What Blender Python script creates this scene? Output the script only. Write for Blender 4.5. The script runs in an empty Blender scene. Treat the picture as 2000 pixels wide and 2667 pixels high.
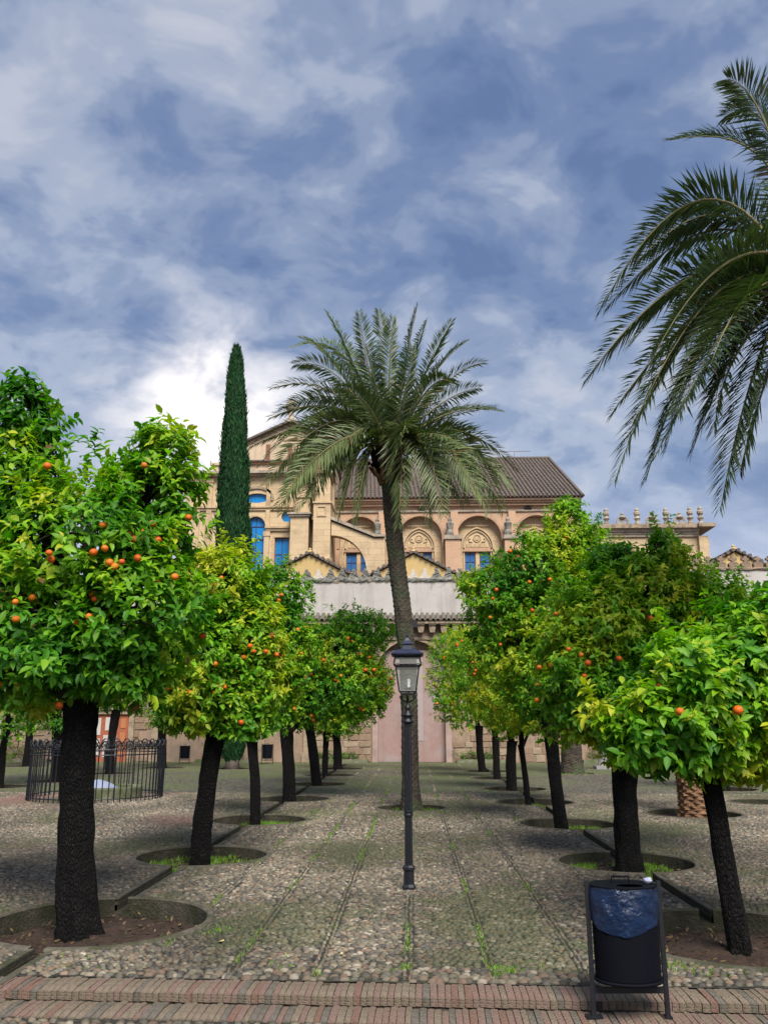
import bpy, bmesh, math, random
import numpy as np
from mathutils import Vector, Matrix, noise as mnoise
from mathutils.geometry import delaunay_2d_cdt

random.seed(7)
RNG = np.random.default_rng(11)
SC = bpy.context.scene
COL = SC.collection
R = math.radians

# ------------------------------------------------------------------ camera, sky, light, exposure
cam_d = bpy.data.cameras.new('camera')
cam = bpy.data.objects.new('camera', cam_d)
COL.objects.link(cam)
cam.location = (0, 0, 1.7)
cam.rotation_euler = (R(90 + 14.3), 0, R(2.0))
cam_d.sensor_fit = 'VERTICAL'
cam_d.sensor_height = 36
cam_d.lens = 29.02
cam_d.clip_end = 2000
SC.camera = cam

SKY_GAIN = 0.55
SKY_A = (12.3, 0.2, 4)
SKY_B = (3.3, 2.2, 3)
SUN_AZ, SUN_EL = R(163), R(50)          # broad soft daylight through the clouds
SC.view_settings.view_transform = 'Standard'
SC.view_settings.look = 'None'
SC.view_settings.gamma = 1
SC.view_settings.use_curve_mapping = False
SC.view_settings.exposure = 2.05

sun_d = bpy.data.lights.new('sun', 'SUN')
sun_d.energy = 1.5
sun_d.angle = R(30)
sun_d.color = (1.0, 0.95, 0.87)
sun = bpy.data.objects.new('sun', sun_d)
COL.objects.link(sun)
sd = Vector((math.sin(SUN_AZ) * math.cos(SUN_EL), math.cos(SUN_AZ) * math.cos(SUN_EL), math.sin(SUN_EL)))
sun.rotation_euler = (-sd).to_track_quat('-Z', 'Y').to_euler()

W = bpy.data.worlds.new('World')
SC.world = W
W.use_nodes = True


class NT:
    """small helper for node trees"""
    def __init__(self, nt):
        self.nt = nt
    def n(self, typ, **kw):
        nd = self.nt.nodes.new(typ)
        for k, v in kw.items():
            if k.startswith('i_'):
                key = k[2:]
                key = int(key) if key.isdigit() else key
                nd.inputs[key].default_value = v
            else:
                setattr(nd, k, v)
        return nd
    def l(self, a, b):
        self.nt.links.new(a, b)
    def math(self, op, a, b=None, c=None, clamp=False):
        nd = self.nt.nodes.new('ShaderNodeMath'); nd.operation = op; nd.use_clamp = clamp
        for i, v in enumerate((a, b, c)):
            if v is None: continue
            if isinstance(v, (int, float)): nd.inputs[i].default_value = v
            else: self.l(v, nd.inputs[i])
        return nd.outputs[0]
    def ramp(self, fac, stops, interp='LINEAR'):
        nd = self.nt.nodes.new('ShaderNodeValToRGB')
        cr = nd.color_ramp; cr.interpolation = interp
        while len(cr.elements) < len(stops): cr.elements.new(0.5)
        for e, (p, c) in zip(cr.elements, stops):
            e.position = p
            e.color = (c, c, c, 1) if isinstance(c, (int, float)) else (*c, 1)
        self.l(fac, nd.inputs[0])
        return nd.outputs[0]
    def mix(self, fac, a, b, blend='MIX'):
        nd = self.nt.nodes.new('ShaderNodeMix'); nd.data_type = 'RGBA'; nd.blend_type = blend
        for sock, v in ((nd.inputs['Factor'], fac), (nd.inputs['A'], a), (nd.inputs['B'], b)):
            if isinstance(v, (int, float)): sock.default_value = v
            elif isinstance(v, tuple): sock.default_value = (*v, 1) if len(v) == 3 else v
            else: self.l(v, sock)
        return nd.outputs['Result']


def make_sky():
    t = NT(W.node_tree); W.node_tree.nodes.clear()
    out = t.n('ShaderNodeOutputWorld'); bg = t.n('ShaderNodeBackground')
    bg.inputs['Strength'].default_value = 0.1
    sky = t.n('ShaderNodeTexSky', sky_type='NISHITA', sun_disc=False)
    sky.sun_elevation = SUN_EL; sky.sun_rotation = SUN_AZ; sky.air_density = 1.2; sky.dust_density = 1.5
    tc = t.n('ShaderNodeTexCoord')
    sep = t.n('ShaderNodeSeparateXYZ'); t.l(tc.outputs['Generated'], sep.inputs[0])
    zc = t.math('ADD', t.math('MAXIMUM', sep.outputs['Z'], 0.0), 0.42)
    u = t.math('DIVIDE', sep.outputs['X'], zc); v = t.math('DIVIDE', sep.outputs['Y'], zc)
    cb = t.n('ShaderNodeCombineXYZ'); t.l(u, cb.inputs[0]); t.l(v, cb.inputs[1])
    def layer(rot, scl, loc, scale, detail, rough, dist):
        m1 = t.n('ShaderNodeMapping'); t.l(cb.outputs[0], m1.inputs[0])
        m1.inputs['Rotation'].default_value = (0, 0, R(rot)); m1.inputs['Scale'].default_value = scl; m1.inputs['Location'].default_value = loc
        nn = t.n('ShaderNodeTexNoise', i_Scale=scale, i_Detail=detail, i_Roughness=rough, i_Distortion=dist); t.l(m1.outputs[0], nn.inputs['Vector'])
        return nn.outputs[0]
    big = layer(35, (0.7, 1.2, 1), SKY_A, 1.25, 3.0, 0.45, 0.3)           # cloud masses
    mid = layer(-35, (1.0, 1.2, 1), SKY_B, 8.0, 4.0, 0.55, 0.3)           # soft mottling
    fine = layer(20, (1.0, 1.2, 1), (4.0, 1.0, 3.0), 13.0, 5.0, 0.55, 0.3)
    f = t.math('ADD', t.math('ADD', t.math('MULTIPLY', big, 0.50), t.math('MULTIPLY', mid, 0.42)), t.math('MULTIPLY', fine, 0.08))
    # the deck thins and brightens towards the low sun, front left, and in a pale belt above the roofs
    dot = t.n('ShaderNodeVectorMath', operation='DOT_PRODUCT'); t.l(tc.outputs['Generated'], dot.inputs[0])
    gx = Vector((-0.235, 0.901, 0.364)).normalized(); dot.inputs[1].default_value = gx
    dv = dot.outputs['Value']
    wide = t.ramp(dv, [(0.90, 0.0), (0.97, 0.25), (1.0, 1.0)], 'EASE')
    tight = t.ramp(dv, [(0.9905, 0.0), (0.9958, 0.35), (0.9992, 1.0)], 'EASE')
    belt = t.ramp(sep.outputs['Z'], [(0.02, 0.2), (0.2, 0.5), (0.36, 1.0), (0.47, 0.35), (0.56, 0.0)], 'EASE')
    f = t.math('ADD', f, t.math('MULTIPLY', belt, 0.055))
    f = t.math('ADD', f, t.math('MULTIPLY', wide, 0.035))
    K = SKY_GAIN
    col = t.ramp(f, [(p_, tuple(c_ * K for c_ in cc)) for p_, cc in ((0.40, (0.46, 0.72, 1.42)), (0.455, (0.70, 0.97, 1.68)), (0.505, (1.1, 1.36, 2.0)), (0.555, (1.68, 1.88, 2.4)), (0.62, (2.25, 2.35, 2.7)), (0.72, (2.9, 2.88, 3.0)))], 'EASE')
    # glow through the thin cloud
    g = t.math('MULTIPLY', tight, t.ramp(f, [(0.46, 0.05), (0.54, 0.5), (0.61, 1.0)]))
    col = t.mix(t.math('MULTIPLY', g, 1.0, clamp=True), col, (6.6 * K, 6.0 * K, 5.5 * K))
    # low sky: lavender
    low = t.ramp(sep.outputs['Z'], [(0.0, 0.85), (0.15, 0.65), (0.30, 0.0)], 'EASE')
    low = t.math('MULTIPLY', low, t.math('SUBTRACT', 1.0, wide, clamp=True))
    col = t.mix(low, col, (2.1 * K, 2.2 * K, 2.95 * K))
    col = t.mix(0.08, col, sky.outputs[0])
    t.l(col, bg.inputs['Color']); t.l(bg.outputs[0], out.inputs[0])


make_sky()

# ------------------------------------------------------------------ materials
MATS = {}


def mat(name, a, b=None, rough=0.8, scale=3.0, bump=0.0, bscale=None, spec=0.3, metal=0.0, detail=6, c=None, cscale=0.6, cth=0.55, cw=0.12, attr=None, amix=1.0, streak=None):
    """procedural: two tones by noise, an optional third tone in patches, optional bump, optional colour attribute"""
    if name in MATS: return MATS[name]
    m = bpy.data.materials.new(name); m.use_nodes = True; MATS[name] = m
    t = NT(m.node_tree); m.node_tree.nodes.clear()
    out = t.n('ShaderNodeOutputMaterial'); p = t.n('ShaderNodeBsdfPrincipled')
    p.inputs['Roughness'].default_value = rough; p.inputs['Specular IOR Level'].default_value = spec; p.inputs['Metallic'].default_value = metal
    t.l(p.outputs[0], out.inputs[0])
    tc = t.n('ShaderNodeTexCoord')
    n = t.n('ShaderNodeTexNoise', i_Scale=scale, i_Detail=detail, i_Roughness=0.6); t.l(tc.outputs['Object'], n.inputs['Vector'])
    col = t.mix(t.ramp(n.outputs[0], [(0.3, 0.0), (0.7, 1.0)]), a, b if b else a)
    if attr:
        at = t.n('ShaderNodeAttribute', attribute_name=attr)
        col = t.mix(amix, col, at.outputs['Color']) if amix < 1 else at.outputs['Color']
    if c:
        n2 = t.n('ShaderNodeTexNoise', i_Scale=cscale, i_Detail=8.0, i_Roughness=0.65); t.l(tc.outputs['Object'], n2.inputs['Vector'])
        col = t.mix(t.ramp(n2.outputs[0], [(cth - cw, 0.0), (cth + cw, 1.0)]), col, c)
    if streak:      # rain stains running down the face
        mp = t.n('ShaderNodeMapping'); mp.inputs['Scale'].default_value = (2.6, 2.6, 0.22); t.l(tc.outputs['Object'], mp.inputs[0])
        n4 = t.n('ShaderNodeTexNoise', i_Scale=1.0, i_Detail=7.0, i_Roughness=0.7); t.l(mp.outputs[0], n4.inputs['Vector'])
        col = t.mix(t.ramp(n4.outputs[0], [(0.48, 0.0), (0.72, 0.75)]), col, streak)
    t.l(col, p.inputs['Base Color'])
    if bump:
        n3 = t.n('ShaderNodeTexNoise', i_Scale=bscale or scale * 4, i_Detail=6.0, i_Roughness=0.65); t.l(tc.outputs['Object'], n3.inputs['Vector'])
        bp = t.n('ShaderNodeBump', i_Strength=bump, i_Distance=0.05); t.l(n3.outputs[0], bp.inputs['Height']); t.l(bp.outputs[0], p.inputs['Normal'])
    return m


def leaf_mat(name, trans=0.35, rough=0.42, attr='tint', spec=0.4):
    m = bpy.data.materials.new(name); m.use_nodes = True; MATS[name] = m
    t = NT(m.node_tree); m.node_tree.nodes.clear()
    out = t.n('ShaderNodeOutputMaterial'); p = t.n('ShaderNodeBsdfPrincipled'); p.inputs['Roughness'].default_value = rough
    p.inputs['Specular IOR Level'].default_value = spec
    at = t.n('ShaderNodeAttribute', attribute_name=attr)
    tr = t.n('ShaderNodeBsdfTranslucent')
    t.l(at.outputs['Color'], p.inputs['Base Color'])
    tcol = t.mix(1.0, at.outputs['Color'], (1.25, 1.6, 0.35), 'MULTIPLY'); t.l(tcol, tr.inputs['Color'])
    mx = t.n('ShaderNodeMixShader'); mx.inputs[0].default_value = trans
    t.l(p.outputs[0], mx.inputs[1]); t.l(tr.outputs[0], mx.inputs[2]); t.l(mx.outputs[0], out.inputs[0])
    return m


def ashlar_mat(name, a, b, mortar, bw=0.9, bh=0.42, stain=None, bump=0.5, msize=0.012):
    """stone courses too far away to be told apart one by one, on the XZ plane"""
    m = bpy.data.materials.new(name); m.use_nodes = True; MATS[name] = m
    t = NT(m.node_tree); m.node_tree.nodes.clear()
    out = t.n('ShaderNodeOutputMaterial'); p = t.n('ShaderNodeBsdfPrincipled'); p.inputs['Roughness'].default_value = 0.85
    p.inputs['Specular IOR Level'].default_value = 0.2; t.l(p.outputs[0], out.inputs[0])
    tc = t.n('ShaderNodeTexCoord'); sp = t.n('ShaderNodeSeparateXYZ'); t.l(tc.outputs['Object'], sp.inputs[0])
    cb = t.n('ShaderNodeCombineXYZ'); t.l(t.math('ADD', sp.outputs[0], sp.outputs[1]), cb.inputs[0]); t.l(sp.outputs[2], cb.inputs[1])
    br = t.n('ShaderNodeTexBrick', i_Scale=1.0); br.inputs['Brick Width'].default_value = bw; br.inputs['Row Height'].default_value = bh
    br.inputs['Mortar Size'].default_value = msize; br.inputs['Mortar Smooth'].default_value = 0.4; br.inputs['Bias'].default_value = 0.0
    br.inputs['Color1'].default_value = (*a, 1); br.inputs['Color2'].default_value = (*b, 1); br.inputs['Mortar'].default_value = (*mortar, 1)
    t.l(cb.outputs[0], br.inputs['Vector'])
    n = t.n('ShaderNodeTexNoise', i_Scale=1.3, i_Detail=9.0, i_Roughness=0.7); t.l(tc.outputs['Object'], n.inputs['Vector'])
    col = t.mix(t.ramp(n.outputs[0], [(0.38, 0.0), (0.62, 0.7)]), br.outputs['Color'], a)
    if stain:
        n2 = t.n('ShaderNodeTexNoise', i_Scale=0.5, i_Detail=9.0, i_Roughness=0.7); t.l(tc.outputs['Object'], n2.inputs['Vector'])
        col = t.mix(t.ramp(n2.outputs[0], [(0.5, 0.0), (0.7, 0.75)]), col, stain)
    t.l(col, p.inputs['Base Color'])
    n3 = t.n('ShaderNodeTexNoise', i_Scale=9.0, i_Detail=6.0); t.l(tc.outputs['Object'], n3.inputs['Vector'])
    h = t.math('ADD', t.math('MULTIPLY', br.outputs['Fac'], -0.6), t.math('MULTIPLY', n3.outputs[0], 0.6))
    bp = t.n('ShaderNodeBump', i_Strength=bump, i_Distance=0.03); t.l(h, bp.inputs['Height']); t.l(bp.outputs[0], p.inputs['Normal'])
    return m


def pave_mat():
    m = bpy.data.materials.new('cobble_ground'); m.use_nodes = True; MATS['cobble_ground'] = m
    t = NT(m.node_tree); m.node_tree.nodes.clear()
    out = t.n('ShaderNodeOutputMaterial'); p = t.n('ShaderNodeBsdfPrincipled'); p.inputs['Roughness'].default_value = 0.75
    t.l(p.outputs[0], out.inputs[0])
    tc = t.n('ShaderNodeTexCoord')
    mp = t.n('ShaderNodeMapping'); mp.inputs['Scale'].default_value = (15, 25, 15); t.l(tc.outputs['Object'], mp.inputs[0])
    vo = t.n('ShaderNodeTexVoronoi', i_Scale=1.0); t.l(mp.outputs[0], vo.inputs['Vector'])
    dome = t.ramp(vo.outputs['Distance'], [(0.0, 1.0), (0.35, 0.85), (0.75, 0.0)])
    sp = t.n('ShaderNodeSeparateColor'); t.l(vo.outputs['Color'], sp.inputs[0])
    col = t.ramp(sp.outputs[0], [(0.0, (0.055, 0.05, 0.038)), (0.45, (0.115, 0.104, 0.077)), (0.8, (0.18, 0.158, 0.115)), (1.0, (0.28, 0.25, 0.19))])
    col = t.mix(t.ramp(dome, [(0.1, 1.0), (0.5, 0.0)]), col, (0.016, 0.016, 0.010))
    n = t.n('ShaderNodeTexNoise', i_Scale=0.28, i_Detail=7.0, i_Roughness=0.65); t.l(tc.outputs['Object'], n.inputs['Vector'])
    n2 = t.n('ShaderNodeTexNoise', i_Scale=7.0, i_Detail=5.0); t.l(tc.outputs['Object'], n2.inputs['Vector'])
    sx = t.n('ShaderNodeSeparateXYZ'); t.l(tc.outputs['Object'], sx.inputs[0])
    far = t.ramp(t.math('MULTIPLY', sx.outputs[1], 0.025), [(0.35, 0.0), (0.95, 0.20)])      # moss grows thicker towards the damp wall
    ms = t.math('ADD', n.outputs[0], far)
    ms = t.math('MULTIPLY', t.ramp(ms, [(0.52, 0.0), (0.68, 1.0)]), t.ramp(n2.outputs[0], [(0.35, 0.1), (0.62, 0.85)]))
    # where the stones are laid one by one the bed between them is dark earth
    bed = t.ramp(t.math('MULTIPLY', sx.outputs[1], 0.025), [(0.525, 1.0), (0.54, 0.0)])
    col = t.mix(bed, col, (0.026, 0.024, 0.016))
    col = t.mix(ms, col, (0.10, 0.14, 0.028))
    t.l(col, p.inputs['Base Color'])
    bp = t.n('ShaderNodeBump', i_Strength=1.0, i_Distance=0.03); t.l(dome, bp.inputs['Height']); t.l(bp.outputs[0], p.inputs['Normal'])
    return m


def glass_mat(name, tint=(0.9, 0.95, 0.95), alpha_mix=0.82):
    m = bpy.data.materials.new(name); m.use_nodes = True; MATS[name] = m
    t = NT(m.node_tree); m.node_tree.nodes.clear()
    out = t.n('ShaderNodeOutputMaterial'); tr = t.n('ShaderNodeBsdfTransparent'); tr.inputs[0].default_value = (*tint, 1)
    gl = t.n('ShaderNodeBsdfPrincipled'); gl.inputs['Base Color'].default_value = (0.6, 0.6, 0.55, 1); gl.inputs['Roughness'].default_value = 0.12
    mx = t.n('ShaderNodeMixShader'); mx.inputs[0].default_value = 1 - alpha_mix
    t.l(tr.outputs[0], mx.inputs[1]); t.l(gl.outputs[0], mx.inputs[2]); t.l(mx.outputs[0], out.inputs[0])
    return m


M_LEAF = leaf_mat('citrus_leaf', trans=0.38, rough=0.48, spec=0.32)
M_PALM = leaf_mat('palm_leaflet', trans=0.12, rough=0.45, spec=0.35)
M_CYP = leaf_mat('cypress_scale', trans=0.05, rough=0.7, spec=0.15)
M_GRASS = leaf_mat('grass_blade', trans=0.3, rough=0.5)
def bark_mat(name, dark, light, lichen):
    m = bpy.data.materials.new(name); m.use_nodes = True; MATS[name] = m
    t = NT(m.node_tree); m.node_tree.nodes.clear()
    out = t.n('ShaderNodeOutputMaterial'); p = t.n('ShaderNodeBsdfPrincipled'); p.inputs['Roughness'].default_value = 0.9
    p.inputs['Specular IOR Level'].default_value = 0.15; t.l(p.outputs[0], out.inputs[0])
    tc = t.n('ShaderNodeTexCoord'); mp = t.n('ShaderNodeMapping'); mp.inputs['Scale'].default_value = (62, 62, 20); t.l(tc.outputs['Object'], mp.inputs[0])
    n0 = t.n('ShaderNodeTexNoise', i_Scale=0.35, i_Detail=5.0); t.l(mp.outputs[0], n0.inputs['Vector'])
    ad = t.n('ShaderNodeVectorMath', operation='ADD'); t.l(mp.outputs[0], ad.inputs[0]); t.l(n0.outputs['Color'], ad.inputs[1])
    vo = t.n('ShaderNodeTexVoronoi', feature='DISTANCE_TO_EDGE', i_Scale=1.0); t.l(ad.outputs[0], vo.inputs['Vector'])
    pl = t.ramp(vo.outputs['Distance'], [(0.0, 0.25), (0.12, 0.6), (0.35, 1.0)])
    n1 = t.n('ShaderNodeTexNoise', i_Scale=11.0, i_Detail=8.0, i_Roughness=0.7); t.l(tc.outputs['Object'], n1.inputs['Vector'])
    f = t.math('MULTIPLY', pl, t.ramp(n1.outputs[0], [(0.32, 0.15), (0.68, 1.0)]))
    col = t.mix(f, dark, light)
    n2 = t.n('ShaderNodeTexNoise', i_Scale=3.2, i_Detail=9.0, i_Roughness=0.7); t.l(tc.outputs['Object'], n2.inputs['Vector'])
    col = t.mix(t.math('MULTIPLY', t.ramp(n2.outputs[0], [(0.56, 0.0), (0.66, 0.8)]), f), col, lichen)
    t.l(col, p.inputs['Base Color'])
    h = t.math('ADD', pl, t.math('MULTIPLY', n1.outputs[0], 0.8))
    bp = t.n('ShaderNodeBump', i_Strength=1.0, i_Distance=0.03); t.l(h, bp.inputs['Height']); t.l(bp.outputs[0], p.inputs['Normal'])
    return m


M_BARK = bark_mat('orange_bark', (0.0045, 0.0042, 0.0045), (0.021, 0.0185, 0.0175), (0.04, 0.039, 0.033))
M_TWIG = mat('twig_bark', (0.03, 0.025, 0.02), (0.06, 0.05, 0.035), 0.9, 20)
M_PBARK = mat('palm_bark', (0.028, 0.022, 0.018), (0.085, 0.068, 0.052), 0.92, 7, bump=0.9, bscale=18, c=(0.05, 0.085, 0.03), cscale=1.1, cth=0.6, cw=0.1)
M_PBARK2 = mat('palm_bark_brown', (0.07, 0.04, 0.025), (0.27, 0.15, 0.08), 0.92, 9, bump=0.8, bscale=16)
M_CTRUNK = mat('cypress_trunk', (0.16, 0.13, 0.11), (0.30, 0.25, 0.21), 0.9, 9, bump=0.6)
M_ORANGES = [mat('orange_peel_%d' % i, a_, b_, 0.5, 6, bump=0.15, bscale=90, spec=0.4) for i, (a_, b_) in enumerate((((0.55, 0.085, 0.003), (0.66, 0.13, 0.005)), ((0.60, 0.13, 0.004), (0.68, 0.19, 0.008)), ((0.46, 0.06, 0.003), (0.55, 0.09, 0.004)), ((0.58, 0.17, 0.008), (0.5, 0.10, 0.004))))]
M_COBBLE = mat('cobble_stone', (0.2, 0.2, 0.2), rough=0.62, attr='tint', bump=0.25, bscale=60)
M_PAVE = pave_mat()
M_BRICK = [mat('brick_%s' % n, a, b, 0.88, 26, bump=0.8, bscale=60, c=c, cscale=7, cth=0.56) for n, a, b, c in (
    ('rose', (0.22, 0.132, 0.105), (0.32, 0.215, 0.175), (0.20, 0.155, 0.12)),
    ('tan', (0.22, 0.17, 0.12), (0.33, 0.26, 0.19), (0.15, 0.12, 0.085)),
    ('grey', (0.15, 0.13, 0.105), (0.25, 0.215, 0.18), (0.10, 0.095, 0.065)),
    ('red', (0.20, 0.108, 0.08), (0.29, 0.17, 0.125), (0.20, 0.145, 0.11)))]
M_MORTAR = mat('step_mortar', (0.05, 0.038, 0.025), (0.11, 0.085, 0.055), 0.95, 14, bump=0.7, c=(0.05, 0.045, 0.03), cscale=5)
M_SOIL = mat('pit_soil', (0.028, 0.018, 0.013), (0.075, 0.045, 0.032), 0.97, 14, bump=1.0, bscale=30)
M_RIM = mat('pit_rim_stone', (0.075, 0.066, 0.05), (0.15, 0.13, 0.10), 0.9, 12, bump=0.6, c=(0.045, 0.05, 0.022), cscale=2.2, cth=0.56)
M_PITWALL = mat('pit_wall_plaster', (0.035, 0.032, 0.022), (0.085, 0.075, 0.055), 0.95, 9, bump=0.8, c=(0.03, 0.034, 0.014), cscale=2.5)
M_EARTH = mat('earth', (0.10, 0.08, 0.06), (0.16, 0.13, 0.09), 0.95, 2)
M_GOLD = ashlar_mat('golden_ashlar', (0.55, 0.42, 0.26), (0.46, 0.34, 0.205), (0.27, 0.19, 0.105), 1.0, 0.45, stain=(0.26, 0.195, 0.13))
M_GOLDP = mat('golden_trim', (0.56, 0.415, 0.25), (0.45, 0.325, 0.19), 0.85, 2.5, bump=0.4, streak=(0.28, 0.21, 0.14), c=(0.24, 0.18, 0.125), cscale=0.8, cth=0.62)
M_CREAM = mat('cream_plaster', (0.54, 0.42, 0.30), (0.49, 0.375, 0.26), 0.88, 1.5, c=(0.32, 0.25, 0.18), cscale=0.7, cth=0.64, streak=(0.33, 0.26, 0.19))
M_NAVE = ashlar_mat('pink_brickwork', (0.50, 0.32, 0.21), (0.42, 0.26, 0.165), (0.45, 0.32, 0.22), 0.6, 0.16, stain=(0.50, 0.36, 0.24), bump=0.3, msize=0.02)
M_NTRIM = mat('pink_cornice', (0.46, 0.30, 0.20), (0.38, 0.24, 0.155), 0.85, 3, c=(0.26, 0.19, 0.14), cscale=0.9, cth=0.6)
M_COPING = mat('grey_coping', (0.33, 0.28, 0.22), (0.20, 0.17, 0.14), 0.9, 3, c=(0.44, 0.37, 0.28), cscale=1.2, cth=0.55)
M_ROOF = mat('roof_tile', (0.085, 0.07, 0.063), (0.175, 0.135, 0.115), 0.9, 5, c=(0.10, 0.09, 0.08), cscale=1.3, cth=0.56, detail=9)
M_ROOFBED = mat('roof_bed', (0.06, 0.04, 0.035), (0.10, 0.07, 0.055), 0.95, 4)
M_WHITE = mat('whitewash', (0.46, 0.43, 0.41), (0.40, 0.37, 0.35), 0.9, 1.2, bump=0.2, c=(0.24, 0.215, 0.19), cscale=1.6, cth=0.66, cw=0.07, streak=(0.27, 0.245, 0.22))
M_MERLON = mat('lichen_stone', (0.17, 0.165, 0.15), (0.36, 0.34, 0.30), 0.95, 6, bump=0.8, bscale=14, c=(0.08, 0.085, 0.075), cscale=3.5, cth=0.52)
M_MERLONW = mat('pale_merlon', (0.58, 0.52, 0.45), (0.44, 0.39, 0.33), 0.95, 5, bump=0.5, c=(0.22, 0.2, 0.18), cscale=3, cth=0.62)
M_MERLONB = mat('brown_merlon', (0.20, 0.14, 0.10), (0.33, 0.24, 0.17), 0.95, 6, bump=0.6, c=(0.1, 0.09, 0.08), cscale=3)
M_YELLOW = mat('yellow_plaster', (0.52, 0.375, 0.165), (0.47, 0.335, 0.145), 0.9, 2, c=(0.45, 0.33, 0.17), cscale=1.0, cth=0.66)
M_ARC = mat('arcade_plaster', (0.26, 0.175, 0.125), (0.33, 0.235, 0.17), 0.92, 1.6, bump=0.4, streak=(0.18, 0.14, 0.105), c=(0.21, 0.165, 0.125), cscale=0.9, cth=0.57, cw=0.07)
M_ARCST = [mat('arcade_stone_%d' % i, a, b, 0.93, 5, bump=0.8, bscale=14, c=(0.2, 0.15, 0.11), cscale=2.5, cth=0.6) for i, (a, b) in enumerate((
    ((0.25, 0.175, 0.115), (0.33, 0.235, 0.16)), ((0.22, 0.145, 0.10), (0.29, 0.20, 0.14)), ((0.30, 0.225, 0.16), (0.37, 0.285, 0.2))))]
M_PINK = mat('pink_infill', (0.29, 0.185, 0.17), (0.34, 0.24, 0.22), 0.92, 1.4, bump=0.3, c=(0.31, 0.26, 0.255), cscale=0.9, cth=0.55, cw=0.08, streak=(0.22, 0.15, 0.13))
M_CORBEL = mat('corbel_stone', (0.27, 0.21, 0.15), (0.40, 0.31, 0.22), 0.92, 5, bump=0.6, c=(0.15, 0.12, 0.09), cscale=3)
M_ETILE = mat('eave_tile_clay', (0.13, 0.12, 0.10), (0.26, 0.23, 0.19), 0.93, 8, bump=0.6, c=(0.07, 0.065, 0.055), cscale=4)
M_BLUE = mat('blue_glass', (0.004, 0.16, 0.44), (0.006, 0.19, 0.50), 0.25, 0.8, spec=0.5)
M_BLUE2 = mat('leaded_blue_glass', (0.012, 0.085, 0.25), (0.03, 0.15, 0.40), 0.25, 9, spec=0.5)
M_MULL = mat('window_bar', (0.05, 0.04, 0.09), rough=0.6)
M_BROWN = mat('brown_frame', (0.16, 0.07, 0.045), (0.22, 0.10, 0.06), 0.7, 6)
M_DARK = mat('dark_opening', (0.012, 0.01, 0.01), rough=0.9)
M_IRON = mat('black_iron', (0.004, 0.0045, 0.008), (0.009, 0.010, 0.015), 0.45, 30, spec=0.5, bump=0.15, bscale=80)
M_LAMPROOF = mat('lamp_roof_paint', (0.012, 0.015, 0.035), (0.02, 0.025, 0.055), 0.38, 20, spec=0.5)
M_GLASS = glass_mat('lantern_glass')
M_CANDLE = mat('candle_white', (0.8, 0.78, 0.72), rough=0.5)
M_BIN = mat('bin_metal', (0.0015, 0.002, 0.004), (0.003, 0.0035, 0.008), 0.6, 60, bump=0.3, bscale=260, spec=0.12)
M_BAG = mat('blue_bag', (0.0008, 0.006, 0.024), (0.002, 0.018, 0.065), 0.13, 6, bump=0.5, bscale=16, spec=0.7)
M_PAPER = mat('crumpled_paper', (0.26, 0.27, 0.38), (0.34, 0.35, 0.46), 0.8, 20)
M_DOORR = mat('door_red_wood', (0.27, 0.075, 0.04), (0.34, 0.11, 0.055), 0.7, 8)
M_DOORW = mat('door_pale_panel', (0.5, 0.46, 0.45), (0.42, 0.39, 0.38), 0.85, 3)
M_WELL = mat('well_stone', (0.16, 0.15, 0.11), (0.27, 0.25, 0.19), 0.92, 7, bump=0.6, c=(0.09, 0.12, 0.04), cscale=2.5, cth=0.52)
M_LID = mat('well_lid_paint', (0.22, 0.25, 0.36), (0.28, 0.31, 0.42), 0.6, 3)
M_POST = mat('pale_post_stone', (0.22, 0.215, 0.22), (0.29, 0.285, 0.30), 0.85, 5, c=(0.28, 0.26, 0.24), cscale=2)
M_FALL = mat('fallen_leaf_yellow', (0.62, 0.45, 0.08), (0.55, 0.5, 0.3), 0.7, 10)
M_METAL = mat('grey_metal', (0.2, 0.2, 0.22), rough=0.5)

# ------------------------------------------------------------------ building blocks


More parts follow.
